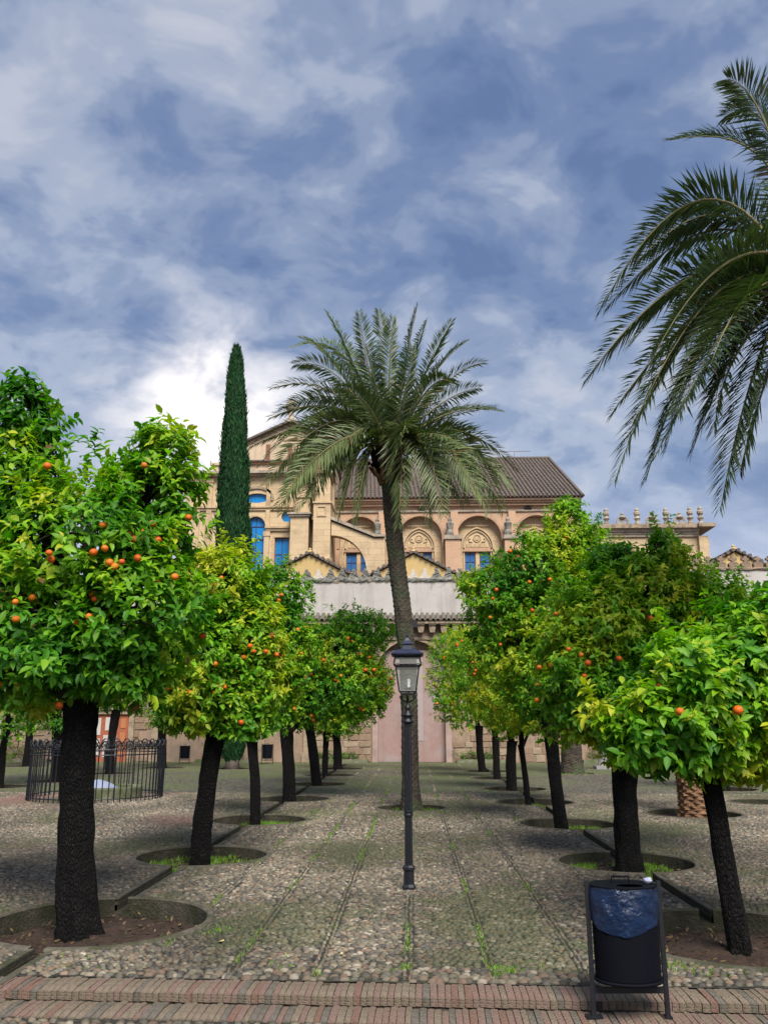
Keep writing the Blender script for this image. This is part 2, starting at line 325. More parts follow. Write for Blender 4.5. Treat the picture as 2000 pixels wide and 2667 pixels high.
class MB:
    """collects shapes and links them as ONE mesh object"""
    def __init__(self):
        self.v = []; self.f = []
    def add(self, vs, fs):
        o = len(self.v); self.v += [tuple(a) for a in vs]; self.f += [tuple(i + o for i in f) for f in fs]; return self
    def box(self, x0, x1, y0, y1, z0, z1):
        return self.add([(x0, y0, z0), (x1, y0, z0), (x1, y1, z0), (x0, y1, z0), (x0, y0, z1), (x1, y0, z1), (x1, y1, z1), (x0, y1, z1)],
                        [(0, 3, 2, 1), (4, 5, 6, 7), (0, 1, 5, 4), (1, 2, 6, 5), (2, 3, 7, 6), (3, 0, 4, 7)])
    def prism(self, poly, y0, y1):
        """polygon in (x, z), pushed from y0 to y1"""
        n = len(poly)
        return self.add([(x, y0, z) for x, z in poly] + [(x, y1, z) for x, z in poly],
                        [tuple(range(n)), tuple(range(2 * n - 1, n - 1, -1))] + [(i, n + i, n + (i + 1) % n, (i + 1) % n) for i in range(n)])
    def lathe(self, prof, c, n=16, cap=True):
        x, y, z = c; vs = []; fs = []
        for r, h in prof:
            for k in range(n):
                a = 2 * math.pi * k / n
                vs.append((x + r * math.cos(a), y + r * math.sin(a), z + h))
        for i in range(len(prof) - 1):
            for k in range(n):
                k2 = (k + 1) % n
                fs.append((i * n + k, i * n + k2, (i + 1) * n + k2, (i + 1) * n + k))
        if cap:
            fs.append(tuple(range(n - 1, -1, -1))); fs.append(tuple((len(prof) - 1) * n + k for k in range(n)))
        return self.add(vs, fs)
    def tube(self, pts, rad, n=8, cap=True, closed=False):
        pts = [Vector(p) for p in pts]; m = len(pts)
        if isinstance(rad, (int, float)): rad = [rad] * m
        vs = []; fs = []; ref = None
        for i, p in enumerate(pts):
            if closed: d = pts[(i + 1) % m] - pts[i - 1]
            else: d = pts[min(i + 1, m - 1)] - pts[max(i - 1, 0)]
            d.normalize()
            if ref is None:
                ref = d.orthogonal().normalized()
            ref = (ref - d * ref.dot(d)); ref.normalize()
            b = d.cross(ref)
            for k in range(n):
                a = 2 * math.pi * k / n
                vs.append(p + (ref * math.cos(a) + b * math.sin(a)) * rad[i])
        for i in range(m if closed else m - 1):
            j = (i + 1) % m
            for k in range(n):
                k2 = (k + 1) % n
                fs.append((i * n + k, i * n + k2, j * n + k2, j * n + k))
        if cap and not closed:
            fs.append(tuple(range(n - 1, -1, -1))); fs.append(tuple((m - 1) * n + k for k in range(n)))
        return self.add(vs, fs)
    def mesh(self, name, m, smooth=False):
        me = bpy.data.meshes.new(name); me.from_pydata([tuple(a) for a in self.v], [], self.f)
        bm = bmesh.new(); bm.from_mesh(me); bmesh.ops.recalc_face_normals(bm, faces=bm.faces); bm.to_mesh(me); bm.free()
        if m: me.materials.append(m)
        if smooth: me.polygons.foreach_set('use_smooth', [True] * len(me.polygons))
        return me
    def build(self, name, m, parent=None, smooth=False):
        return link(name, self.mesh(name, m, smooth), parent)


def link(name, data, parent=None):
    o = bpy.data.objects.new(name, data); COL.objects.link(o)
    if parent: o.parent = parent
    return o


def thing(name, label, cat, loc=(0, 0, 0), group=None, rz=0):
    o = bpy.data.objects.new(name, None); COL.objects.link(o); o.location = loc; o.rotation_euler = (0, 0, rz)
    o.empty_display_size = 0.2
    tag(o, label, cat, group); return o


def tag(o, label=None, cat=None, group=None, kind=None):
    if label: o['label'] = label
    if cat: o['category'] = cat
    if group: o['group'] = group
    if kind: o['kind'] = kind
    return o


def np_mesh(name, V, F, m, smooth=True, tint=None):
    """fast mesh from numpy: V (n,3), F (k, 3 or 4)"""
    me = bpy.data.meshes.new(name)
    V = np.asarray(V, np.float32); F = np.asarray(F, np.int32); k, s = F.shape
    me.vertices.add(len(V)); me.vertices.foreach_set('co', V.ravel())
    me.loops.add(k * s); me.loops.foreach_set('vertex_index', F.ravel())
    me.polygons.add(k); me.polygons.foreach_set('loop_start', np.arange(0, k * s, s, dtype=np.int32))
    try: me.polygons.foreach_set('loop_total', np.full(k, s, np.int32))
    except Exception: pass
    me.polygons.foreach_set('use_smooth', np.full(k, smooth))
    me.update(calc_edges=True)
    if tint is not None:
        at = me.color_attributes.new('tint', 'FLOAT_COLOR', 'POINT')
        c = np.ones((len(V), 4), np.float32); c[:, :3] = tint; at.data.foreach_set('color', c.ravel())
    if m: me.materials.append(m)
    return me


def cdt_sheet(outer, holes, inside=None):
    """triangulated sheet of a polygon with polygonal holes: (points, triangles)"""
    pts = []; edges = []
    for poly in [outer] + holes:
        o = len(pts); n = len(poly); pts += [Vector(p) for p in poly]; edges += [(o + i, o + (i + 1) % n) for i in range(n)]
    v, e, f, *_ = delaunay_2d_cdt(pts, edges, [], 0, 1e-5)
    def inp(p, poly):
        c = False; n = len(poly); x, y = p
        for i in range(n):
            x1, y1 = poly[i]; x2, y2 = poly[(i + 1) % n]
            if (y1 > y) != (y2 > y) and x < (x2 - x1) * (y - y1) / (y2 - y1) + x1: c = not c
        return c
    bb = [(min(a for a, _ in h), max(a for a, _ in h), min(b for _, b in h), max(b for _, b in h)) for h in holes]
    keep = []
    for tri in f:
        cx = sum(v[i].x for i in tri) / len(tri); cy = sum(v[i].y for i in tri) / len(tri)
        if not inp((cx, cy), outer): continue
        if any(b[0] <= cx <= b[1] and b[2] <= cy <= b[3] and inp((cx, cy), h) for h, b in zip(holes, bb)): continue
        keep.append(tuple(tri))
    return [(p.x, p.y) for p in v], keep


def wall_sheet(mb, outer, holes, y, depth, thick=None):
    """a wall facing -Y in (x, z) with openings; reveals go 'depth' inwards, outer edges 'thick' back"""
    pts, tris = cdt_sheet(outer, holes)
    mb.add([(x, y, z) for x, z in pts], tris)
    for h in holes:
        n = len(h)
        mb.add([(x, y, z) for x, z in h] + [(x, y + depth, z) for x, z in h], [(i, (i + 1) % n, n + (i + 1) % n, n + i) for i in range(n)])
    if thick:
        n = len(outer)
        mb.add([(x, y, z) for x, z in outer] + [(x, y + thick, z) for x, z in outer], [(i, n + i, n + (i + 1) % n, (i + 1) % n) for i in range(n)])
    return mb


def arch_poly(xc, z0, zs, hw, kind='round', n=14, rise=None):
    """opening: straight jambs from z0 to the springing zs, then the arch"""
    p = [(xc - hw, z0), (xc + hw, z0), (xc + hw, zs)]
    if kind == 'round':
        rz = rise or hw
        p += [(xc + hw * math.cos(math.pi * i / n), zs + rz * math.sin(math.pi * i / n)) for i in range(1, n)]
    elif kind == 'pointed':
        rise = rise or hw * 1.5
        rr = (hw * hw + rise * rise) / (2 * hw); a1 = math.asin(min(1, rise / rr))
        if rise > rr: a1 = math.pi - a1
        right = [(xc + hw - rr + rr * math.cos(a1 * i / (n // 2)), zs + rr * math.sin(a1 * i / (n // 2))) for i in range(1, n // 2 + 1)]
        p += right + [(2 * xc - x, z) for x, z in reversed(right[:-1])]
    elif kind == 'horse':
        rr = hw * 1.1; a0 = -math.acos(hw / rr)
        p += [(xc + rr * math.cos(a0 + (math.pi - 2 * a0) * i / n), zs - rr * math.sin(a0) + rr * math.sin(a0 + (math.pi - 2 * a0) * i / n)) for i in range(1, n)]
    p.append((xc - hw, zs))
    return p


def arch_band(mb, poly, w, y0, y1):
    """a moulding of width w round the arched part of an opening (all but its sill)"""
    pts = [Vector((x, 0, z)) for x, z in poly[1:]] + [Vector((poly[0][0], 0, poly[0][1]))]
    n = len(pts); off = []
    cx = sum(p.x for p in pts) / n; cz = sum(p.z for p in pts) / n
    for i, p in enumerate(pts):
        d = pts[min(i + 1, n - 1)] - pts[max(i - 1, 0)]; nn = Vector((d.z, 0, -d.x)).normalized()
        if nn.dot(Vector((p.x - cx, 0, p.z - cz))) < 0: nn = -nn
        off.append(p + nn * w)
    vs = []; fs = []
    for p, q in zip(pts, off): vs += [(p.x, y0, p.z), (q.x, y0, q.z), (q.x, y1, q.z), (p.x, y1, p.z)]
    for i in range(n - 1):
        a = 4 * i; b = a + 4
        for k in range(4): fs.append((a + k, a + (k + 1) % 4, b + (k + 1) % 4, b + k))
    fs += [(0, 3, 2, 1), (4 * n - 4, 4 * n - 3, 4 * n - 2, 4 * n - 1)]
    mb.add(vs, fs)


def nz(p, s=1.0):
    return mnoise.noise(Vector((p[0] * s, p[1] * s, p[2] * s)))

# ------------------------------------------------------------------ where the trees and palm fronds stand, in metres
TREES = {
  'L1': {'base': (-2.95, 7.85), 'lobes': [(-4.01, 7.95, 4.14, 0.47, 0.47, 0.67), (-4.03, 7.95, 4.81, 0.3, 0.3, 0.46), (-2.62, 8.05, 3.91, 0.43, 0.43, 0.55), (-2.57, 8.05, 4.4, 0.32, 0.32, 0.38), (-2.96, 8.05, 3.99, 0.26, 0.26, 0.41), (-3.2, 7.85, 3.35, 0.83, 0.83, 0.72), (-3.65, 7.75, 2.74, 0.77, 0.77, 0.66), (-2.61, 7.75, 2.73, 0.6, 0.6, 0.64), (-4.56, 7.85, 3.28, 0.72, 0.72, 1.06), (-3.24, 7.85, 2.34, 0.84, 0.84, 0.4), (-2.45, 7.95, 3.37, 0.27, 0.27, 0.46), (-3.55, 7.85, 2.09, 0.69, 0.69, 0.27), (-2.71, 7.85, 2.18, 0.47, 0.47, 0.31)], 'trunk': [(-2.95, 7.85, -0.19), (-3.08, 7.85, 0.96), (-3.11, 7.85, 1.88)], 'dia': 0.3},
  'L2': {'base': (-2.79, 11.5), 'lobes': [(-2.58, 11.5, 3.55, 0.54, 0.54, 0.52), (-2.25, 11.5, 2.9, 0.46, 0.46, 0.64), (-2.9, 11.3, 2.47, 0.63, 0.63, 0.73), (-2.45, 11.5, 2.01, 0.58, 0.58, 0.53), (-2.69, 11.7, 3.89, 0.33, 0.33, 0.31), (-2.04, 11.5, 2.43, 0.28, 0.28, 0.56), (-3.34, 11.8, 3.1, 0.5, 0.5, 0.55), (-2.98, 11.3, 1.96, 0.46, 0.46, 0.41)], 'trunk': [(-2.81, 11.5, -0.09), (-2.78, 11.5, 0.72), (-2.67, 11.5, 1.61)], 'dia': 0.25},
  'L3': {'base': (-2.85, 15.6), 'lobes': [(-2.6, 15.6, 3.98, 0.55, 0.55, 0.66), (-2.39, 15.6, 3.04, 0.54, 0.54, 0.87), (-2.69, 15.6, 2.26, 0.5, 0.5, 0.78), (-3.2, 15.8, 3.35, 0.59, 0.59, 1.03)], 'trunk': [(-2.85, 15.6, -0.02), (-2.88, 15.6, 0.7), (-2.98, 15.6, 1.44)], 'dia': 0.19},
  'L4': {'base': (-2.84, 19.8), 'lobes': [(-2.52, 19.8, 3.13, 0.82, 0.82, 1.0), (-1.7, 19.8, 3.4, 0.82, 0.82, 0.91), (-1.15, 19.8, 3.85, 0.73, 0.73, 0.46), (-1.31, 19.6, 2.49, 0.76, 0.76, 0.8), (-2.05, 19.8, 2.33, 0.81, 0.81, 0.68), (-2.67, 19.8, 1.97, 0.49, 0.49, 0.45), (-0.83, 19.8, 2.59, 0.36, 0.36, 0.68)], 'trunk': [(-2.82, 19.8, -0.03), (-2.89, 19.8, 0.68), (-2.97, 19.8, 1.54)], 'dia': 0.29},
  'L5': {'base': (-2.74, 24.4), 'lobes': [(-2.31, 24.4, 3.24, 1.12, 1.12, 1.23), (-3.08, 24.4, 2.58, 0.67, 0.67, 0.89)], 'trunk': [(-2.72, 24.4, 0.0), (-2.88, 24.4, 0.97), (-3.03, 24.4, 1.72)], 'dia': 0.28},
  'L6': {'base': (-2.94, 28.5), 'lobes': [(-2.86, 28.5, 1.72, 0.58, 0.58, 0.49), (-2.56, 28.5, 2.73, 1.04, 1.04, 1.04)], 'trunk': [(-2.94, 28.5, -0.0), (-2.94, 28.5, 0.73), (-2.92, 28.5, 1.47)], 'dia': 0.2},
  'L7': {'base': (-2.87, 32.5), 'lobes': [(-2.75, 32.5, 1.86, 0.81, 0.81, 0.66), (-2.62, 32.5, 2.87, 1.33, 1.33, 1.33)], 'trunk': [(-2.86, 32.5, -0.01), (-2.91, 32.5, 0.73), (-2.97, 32.5, 1.3)], 'dia': 0.32},
  'R1': {'base': (2.65, 7.5), 'lobes': [(2.6, 7.5, 1.97, 0.57, 0.57, 0.51), (2.12, 7.4, 1.67, 0.49, 0.49, 0.36), (3.09, 7.5, 2.15, 0.56, 0.56, 0.51), (2.72, 7.5, 1.48, 0.46, 0.46, 0.23), (3.27, 7.5, 1.7, 0.5, 0.5, 0.4), (3.16, 7.8, 2.5, 0.39, 0.39, 0.28)], 'trunk': [(2.65, 7.5, -0.14), (2.58, 7.5, 0.62), (2.53, 7.5, 1.17), (2.49, 7.5, 1.38)], 'dia': 0.165},
  'R2': {'base': (2.66, 11.2), 'lobes': [(2.5, 11.2, 3.01, 0.67, 0.67, 0.64), (3.19, 11.2, 3.31, 0.57, 0.57, 0.54), (2.22, 11.1, 2.14, 0.63, 0.63, 0.65), (3.08, 11.1, 2.29, 0.75, 0.75, 0.7), (2.68, 11.0, 1.9, 0.64, 0.64, 0.59), (3.52, 11.4, 3.9, 0.32, 0.32, 0.35), (3.96, 11.4, 3.23, 0.6, 0.6, 0.47), (2.02, 11.2, 2.6, 0.41, 0.41, 0.46), (2.8, 11.4, 3.77, 0.37, 0.37, 0.43), (4.22, 11.5, 2.88, 0.63, 0.63, 0.68), (4.6, 11.5, 3.09, 0.53, 0.53, 0.29)], 'trunk': [(2.67, 11.2, -0.07), (2.68, 11.2, 0.53), (2.7, 11.2, 1.13)], 'dia': 0.31},
  'R3': {'base': (2.52, 15.2), 'lobes': [(2.93, 15.2, 5.27, 0.4, 0.4, 0.54), (2.76, 15.2, 4.76, 0.54, 0.54, 0.57), (2.25, 15.2, 4.47, 0.71, 0.71, 0.64), (1.53, 15.2, 4.05, 0.6, 0.6, 0.46), (1.78, 15.2, 3.34, 0.7, 0.7, 0.7), (2.64, 15.2, 3.76, 0.77, 0.77, 0.99), (2.3, 15.2, 2.51, 0.76, 0.76, 0.76), (3.36, 15.4, 4.58, 0.5, 0.5, 0.65), (1.11, 15.2, 4.19, 0.28, 0.28, 0.21)], 'trunk': [(2.54, 15.2, -0.06), (2.46, 15.2, 0.61), (2.42, 15.2, 1.45)], 'dia': 0.235},
  'R4': {'base': (2.49, 19.2), 'lobes': [(2.37, 19.2, 2.22, 0.78, 0.78, 0.78), (2.83, 19.2, 2.9, 0.79, 0.79, 0.87), (2.23, 19.2, 3.25, 0.62, 0.62, 0.7), (3.13, 19.2, 1.96, 0.6, 0.6, 0.52)], 'trunk': [(2.5, 19.2, 0.0), (2.43, 19.2, 0.72), (2.37, 19.2, 1.22)], 'dia': 0.13},
  'R5': {'base': (2.55, 22.9), 'lobes': [(2.42, 22.9, 2.62, 0.88, 0.88, 1.04), (1.93, 22.9, 3.55, 0.63, 0.63, 0.63), (2.7, 22.9, 1.91, 0.72, 0.72, 0.51)], 'trunk': [(2.56, 22.9, -0.04), (2.55, 22.9, 0.63), (2.61, 22.9, 1.22)], 'dia': 0.28},
  'R6': {'base': (2.57, 27.2), 'lobes': [(2.02, 27.2, 3.16, 0.99, 0.99, 1.24), (1.8, 27.2, 4.14, 0.75, 0.75, 0.69), (2.61, 27.2, 2.19, 0.8, 0.8, 0.67)], 'trunk': [(2.58, 27.2, -0.03), (2.58, 27.2, 0.66), (2.58, 27.2, 1.25)], 'dia': 0.23},
  'R7': {'base': (2.43, 31.0), 'lobes': [(1.25, 31.0, 3.36, 0.78, 0.78, 1.55), (1.94, 31.0, 2.54, 1.05, 1.05, 1.05), (1.62, 31.0, 4.34, 0.85, 0.85, 0.71)], 'trunk': [(2.46, 31.0, -0.01), (2.37, 31.0, 0.78), (2.36, 31.0, 1.59)], 'dia': 0.27},
  'B1': {'base': (-11.23, 23.2), 'lobes': [(-11.28, 23.2, 2.13, 1.07, 1.07, 0.96), (-11.61, 23.2, 3.08, 1.19, 1.19, 1.19)], 'trunk': [(-11.23, 23.2, -0.0), (-11.27, 23.2, 0.9), (-11.19, 23.2, 1.82)], 'dia': 0.2},
  'B2': {'base': (-15.48, 34.0), 'lobes': [(-15.77, 34.0, 2.63, 1.25, 1.25, 0.94), (-16.06, 34.0, 3.87, 1.27, 1.27, 1.11)], 'trunk': [(-15.52, 34.0, 0.01), (-15.49, 34.0, 0.82), (-15.51, 34.0, 1.72)], 'dia': 0.3},
  'B3': {'base': (-10.71, 25.4), 'lobes': [(-10.58, 25.4, 2.28, 1.05, 1.05, 0.82), (-11.27, 25.4, 2.06, 0.82, 0.82, 0.58), (-11.04, 25.4, 3.32, 1.18, 1.18, 1.06)], 'trunk': [(-10.65, 25.4, 0.0), (-10.68, 25.4, 0.82), (-10.76, 25.4, 1.72)], 'dia': 0.33},
  'B4': {'base': (-10.38, 29.3), 'lobes': [(-10.48, 29.3, 2.9, 1.01, 1.01, 0.74), (-10.69, 29.3, 3.83, 1.22, 1.22, 1.09)], 'trunk': [(-10.42, 29.3, 0.03), (-10.46, 29.3, 0.69), (-10.37, 29.3, 2.11)], 'dia': 0.3},
  'B5': {'base': (-9.68, 33.0), 'lobes': [(-9.76, 33.0, 2.38, 1.06, 1.06, 0.75), (-10.07, 33.0, 3.49, 1.22, 1.22, 1.14)], 'trunk': [(-9.68, 33.0, -0.0), (-9.75, 33.0, 0.85), (-9.81, 33.0, 1.43)], 'dia': 0.32},
  'B6': {'base': (8.05, 23.0), 'lobes': [(8.33, 23.0, 1.91, 0.92, 0.92, 0.92), (8.12, 23.0, 2.92, 1.04, 1.04, 1.04)], 'trunk': [(8.09, 23.0, 0.01), (8.05, 23.0, 0.64), (8.04, 23.0, 1.52)], 'dia': 0.3},
  'B7': {'base': (12.04, 30.7), 'lobes': [(12.1, 30.7, 1.72, 0.89, 0.89, 0.75), (12.01, 30.7, 2.79, 1.24, 1.24, 1.24)], 'trunk': [(12.0, 30.7, 0.0), (12.01, 30.7, 0.54), (12.04, 30.7, 1.19)], 'dia': 0.26},
}
PALM_TRUNK = [(-0.059, 17.85, -0.147), (-0.083, 17.85, 0.789), (-0.09, 17.85, 1.947), (-0.115, 17.85, 2.982), (-0.208, 17.85, 3.965), (-0.328, 17.85, 4.977), (-0.418, 17.85, 5.929), (-0.485, 17.85, 6.817), (-0.536, 17.85, 7.635)]
PALM_FRONDS = [((-1.319, 18.15, 9.856), (-2.055, 18.35, 11.462)), ((-0.955, 17.35, 9.491), (-1.157, 16.95, 10.703)), ((-0.637, 18.25, 9.989), (-0.786, 18.45, 11.533)), ((-0.472, 17.25, 9.439), (-0.373, 16.85, 10.513)), ((-0.132, 18.15, 9.935), (0.186, 18.25, 11.542)), ((0.004, 18.65, 9.958), (0.405, 19.15, 11.594)), ((0.357, 17.65, 9.51), (0.983, 17.65, 10.808)), ((0.723, 18.15, 9.335), (1.76, 18.25, 10.0)), ((0.335, 16.85, 8.703), (0.881, 16.05, 8.534)), ((0.779, 17.65, 8.469), (2.028, 17.55, 8.488)), ((0.547, 18.75, 8.698), (2.065, 19.05, 9.19)), ((0.403, 16.75, 7.691), (1.022, 16.25, 7.252)), ((0.763, 17.55, 7.791), (1.643, 17.45, 6.075)), ((1.049, 18.05, 7.961), (2.347, 18.25, 6.812)), ((0.238, 16.95, 7.501), (0.65, 16.55, 5.816)), ((0.527, 18.45, 7.822), (1.243, 18.85, 6.71)), ((-0.22, 17.1, 7.558), (-0.307, 16.9, 5.662)), ((-0.132, 16.95, 7.946), (-0.492, 16.35, 6.635)), ((-0.94, 17.25, 7.352), (-1.201, 16.95, 5.765)), ((-1.29, 17.35, 7.927), (-2.503, 17.15, 6.121)), ((-1.69, 17.95, 8.147), (-3.089, 18.05, 6.357)), ((-1.552, 18.45, 8.132), (-2.468, 18.75, 6.718)), ((-1.82, 17.45, 8.243), (-3.207, 17.25, 6.716)), ((-1.983, 18.15, 8.507), (-3.809, 18.35, 7.982)), ((-1.729, 17.35, 8.571), (-3.121, 16.95, 8.163)), ((-1.895, 18.05, 9.235), (-3.323, 18.15, 9.375)), ((-1.573, 17.45, 9.262), (-2.652, 17.25, 9.567)), ((-1.75, 18.35, 9.952), (-2.743, 18.65, 10.923)), ((-1.603, 18.75, 10.436), (-3.021, 19.25, 10.956)), ((-0.912, 16.65, 8.284), (-1.506, 15.85, 8.399)), ((-0.714, 16.85, 8.629), (-0.979, 16.25, 9.532)), ((-0.169, 16.85, 8.531), (0.049, 16.25, 9.515)), ((-1.211, 18.65, 9.575), (-2.02, 19.05, 10.896)), ((0.089, 18.75, 9.099), (1.131, 19.35, 8.713)), ((-1.304, 18.75, 8.722), (-2.59, 19.45, 8.19)), ((0.453, 18.05, 9.491), (1.331, 18.05, 10.458)), ((0.724, 18.35, 9.029), (1.66, 18.55, 9.49)), ((-1.531, 18.05, 9.037), (-3.062, 18.05, 8.866)), ((-1.612, 17.15, 7.681), (-2.714, 16.85, 6.383)), ((0.573, 17.05, 7.532), (1.389, 16.75, 6.316)), ((-1.881, 17.65, 8.134), (-2.855, 17.55, 6.096)), ((0.957, 17.95, 8.021), (2.044, 18.05, 6.267)), ((0.115, 17.15, 7.571), (0.379, 16.95, 5.668)), ((-1.097, 17.05, 7.464), (-1.551, 16.75, 5.844)), ((-2.041, 17.85, 8.49), (-3.509, 17.85, 7.302)), ((0.988, 17.65, 8.098), (2.318, 17.55, 7.101))]
RPALM_TOP = (4.538, 8.6, 6.518)
RPALM_FRONDS = [((4.181, 8.4, 8.457), (3.752, 8.3, 9.049)), ((4.302, 8.8, 8.29), (3.239, 8.9, 8.698)), ((4.639, 9.2, 8.983), (4.193, 9.5, 9.506)), ((3.439, 8.6, 7.64), (2.143, 8.6, 6.227)), ((3.772, 9.3, 7.682), (2.492, 9.6, 6.805)), ((3.177, 8.5, 6.585), (1.91, 8.4, 5.322)), ((3.808, 9.4, 7.203), (2.8, 9.8, 6.366)), ((3.113, 8.5, 5.875), (2.127, 8.4, 4.147)), ((3.508, 9.1, 6.117), (2.708, 9.3, 4.406)), ((3.88, 9.5, 6.62), (3.18, 10.0, 4.984)), ((3.515, 8.2, 5.585), (3.063, 8.0, 4.567)), ((3.772, 8.6, 5.404), (3.265, 8.6, 3.876)), ((3.561, 9.0, 6.564), (2.316, 9.1, 5.164)), ((3.432, 7.9, 5.875), (2.526, 7.5, 4.547)), ((3.326, 7.8, 6.352), (2.293, 7.3, 5.054)), ((4.159, 9.2, 5.563), (3.837, 9.4, 4.541)), ((3.342, 7.4, 5.774), (2.552, 6.6, 4.654)), ((5.302, 8.6, 7.696), (6.126, 8.6, 7.372)), ((5.221, 8.6, 6.218), (5.749, 8.6, 5.059)), ((5.241, 8.9, 8.45), (5.993, 9.1, 9.728)), ((4.9, 8.8, 5.614), (5.184, 8.9, 4.285)), ((3.366, 8.1, 5.672), (2.362, 7.8, 4.184)), ((4.278, 9.5, 7.252), (3.704, 10.1, 6.716)), ((3.376, 8.3, 6.277), (2.242, 8.1, 4.572)), ((3.809, 9.0, 7.697), (2.754, 9.2, 7.159)), ((3.754, 8.9, 6.605), (2.69, 9.0, 5.215)), ((3.922, 9.0, 6.159), (3.233, 9.2, 4.718))]

# ------------------------------------------------------------------ the ground: courtyard pavement with tree pits and water channels
STEP_SLOPE = -0.023                      # the steps run a hair off square to the rows of trees
def step_y(x, y): return y + STEP_SLOPE * x
LX, RX = -2.88, 2.68                     # the two water channels, one under each row of trees
CW = 0.06
PITS = []                                # (x, y, r, depth, green, channel x or None)
for k, t in TREES.items():
    Y = t['base'][1]
    if k[0] == 'L': PITS.append((LX + 0.1, Y, 0.93 if k == 'L1' else 0.83, 0.17, k in ('L2', 'L3'), LX))
    elif k[0] == 'R': PITS.append((RX - 0.05, Y, 0.95 if k == 'R1' else 0.82, 0.17, k in ('R2', 'R3', 'R4'), RX))
    else: PITS.append((t['trunk'][0][0], Y, 0.8, 0.14, False, None))
PITS += [(-0.06, 17.86, 0.69, 0.12, True, None), (5.33, 16.95, 0.86, 0.1, False, None), (-6.86, 32.35, 0.7, 0.1, False, None),
         (7.66, 19.4, 0.7, 0.15, False, None), (5.4, 29.8, 0.75, 0.05, True, None)]


def circle(x, y, r, n=96):
    return [(x + r * math.cos(2 * math.pi * i / n), y + r * math.sin(2 * math.pi * i / n)) for i in range(n)]


def channel_spans(cx, y0, y1):
    cuts = sorted((p[1] - math.sqrt(p[2] ** 2 - (cx - p[0]) ** 2), p[1] + math.sqrt(p[2] ** 2 - (cx - p[0]) ** 2)) for p in PITS if p[5] == cx)
    out = []; a = y0
    for c0, c1 in cuts:
        if c0 > a: out.append((a, c0))
        a = max(a, c1)
    if a < y1: out.append((a, y1))
    return out


EDGE_Y = 6.17
outer = [(-34, step_y(-34, EDGE_Y)), (34, step_y(34, EDGE_Y)), (34, 39.5), (-34, 39.5)]
holes = [circle(p[0], p[1], p[2]) for p in PITS]
SPANS = [(cx, a, b) for cx in (LX, RX) for a, b in channel_spans(cx, 6.0, 36.0)]
for cx, a, b in SPANS:
    a2 = max(a - 0.02, step_y(cx, EDGE_Y) + 0.002)
    holes.append([(cx - CW, a2), (cx + CW, a2), (cx + CW, b + 0.02), (cx - CW, b + 0.02)])
pts, tris = cdt_sheet(outer, holes)
mb = MB(); mb.add([(x, y, 0.0) for x, y in pts], tris)
pavement = mb.build('courtyard_pavement', M_PAVE); tag(pavement, kind='structure')

mb = MB(); mb.box(-400, 400, -200, 600, -1.2, -0.6)
tag(mb.build('ground', M_EARTH), kind='structure')

# the channels
for cx, a, b in SPANS:
    ch = MB()
    ch.add([(cx - CW, a - 0.004, -0.10), (cx + CW, a - 0.004, -0.10), (cx + CW, b + 0.004, -0.10), (cx - CW, b + 0.004, -0.10)], [(0, 1, 2, 3)])
    for s in (-1, 1):
        x = cx + s * CW
        ch.add([(x, a - 0.004, -0.10), (x, b + 0.004, -0.10), (x, b + 0.004, 0.0), (x, a - 0.004, 0.0)], [(0, 1, 2, 3)])
    o = ch.build('water_channel', M_PITWALL); tag(o, kind='structure')
    y = a
    while y < b - 0.05:                      # edging stones, each one a piece
        L = min(random.uniform(0.5, 0.85), b - y)
        if b - y - L < 0.2: L = b - y
        for s in (-1, 1):
            e = MB(); x = cx + s * (CW + 0.035)
            z = 0.008 + random.uniform(-0.004, 0.004)
            e.add([(x - 0.036, y + 0.006, -0.05), (x + 0.036, y + 0.006, -0.05), (x + 0.036, y + L - 0.006, -0.05), (x - 0.036, y + L - 0.006, -0.05),
                   (x - 0.030, y + 0.012, z), (x + 0.030, y + 0.012, z), (x + 0.030, y + L - 0.012, z), (x - 0.030, y + L - 0.012, z)],
                  [(4, 5, 6, 7), (0, 1, 5, 4), (1, 2, 6, 5), (2, 3, 7, 6), (3, 0, 4, 7)])
            e.build('edging_stone', M_RIM, o)
        y += L

# the pits
def blades(name, pts, h, n, parent=None, spread=0.03, cols=((0.10, 0.22, 0.02), (0.20, 0.33, 0.04))):
    P = np.repeat(np.asarray(pts, float), n, axis=0); N = len(P)
    P[:, :2] += RNG.normal(0, spread, (N, 2))
    a = RNG.uniform(0, 2 * np.pi, N); hh = h * RNG.uniform(0.5, 1.2, N); w = 0.004 + 0.10 * hh * RNG.uniform(0.5, 1, N)
    lean = hh * RNG.uniform(0.2, 0.8, N); b = RNG.uniform(0, 2 * np.pi, N)
    dx, dy = np.cos(a) * w, np.sin(a) * w
    V = np.zeros((N, 3, 3)); V[:, 0] = P - np.c_[dx, dy, 0 * a]; V[:, 1] = P + np.c_[dx, dy, 0 * a]
    V[:, 2] = P + np.c_[np.cos(b) * lean, np.sin(b) * lean, hh]
    c = np.array(cols[0])[None] + (np.array(cols[1]) - np.array(cols[0]))[None] * RNG.uniform(0, 1, (N, 1))
    me = np_mesh(name, V.reshape(-1, 3), np.arange(N * 3).reshape(-1, 3), M_GRASS, False, np.repeat(c, 3, axis=0))
    return link(name, me, parent)


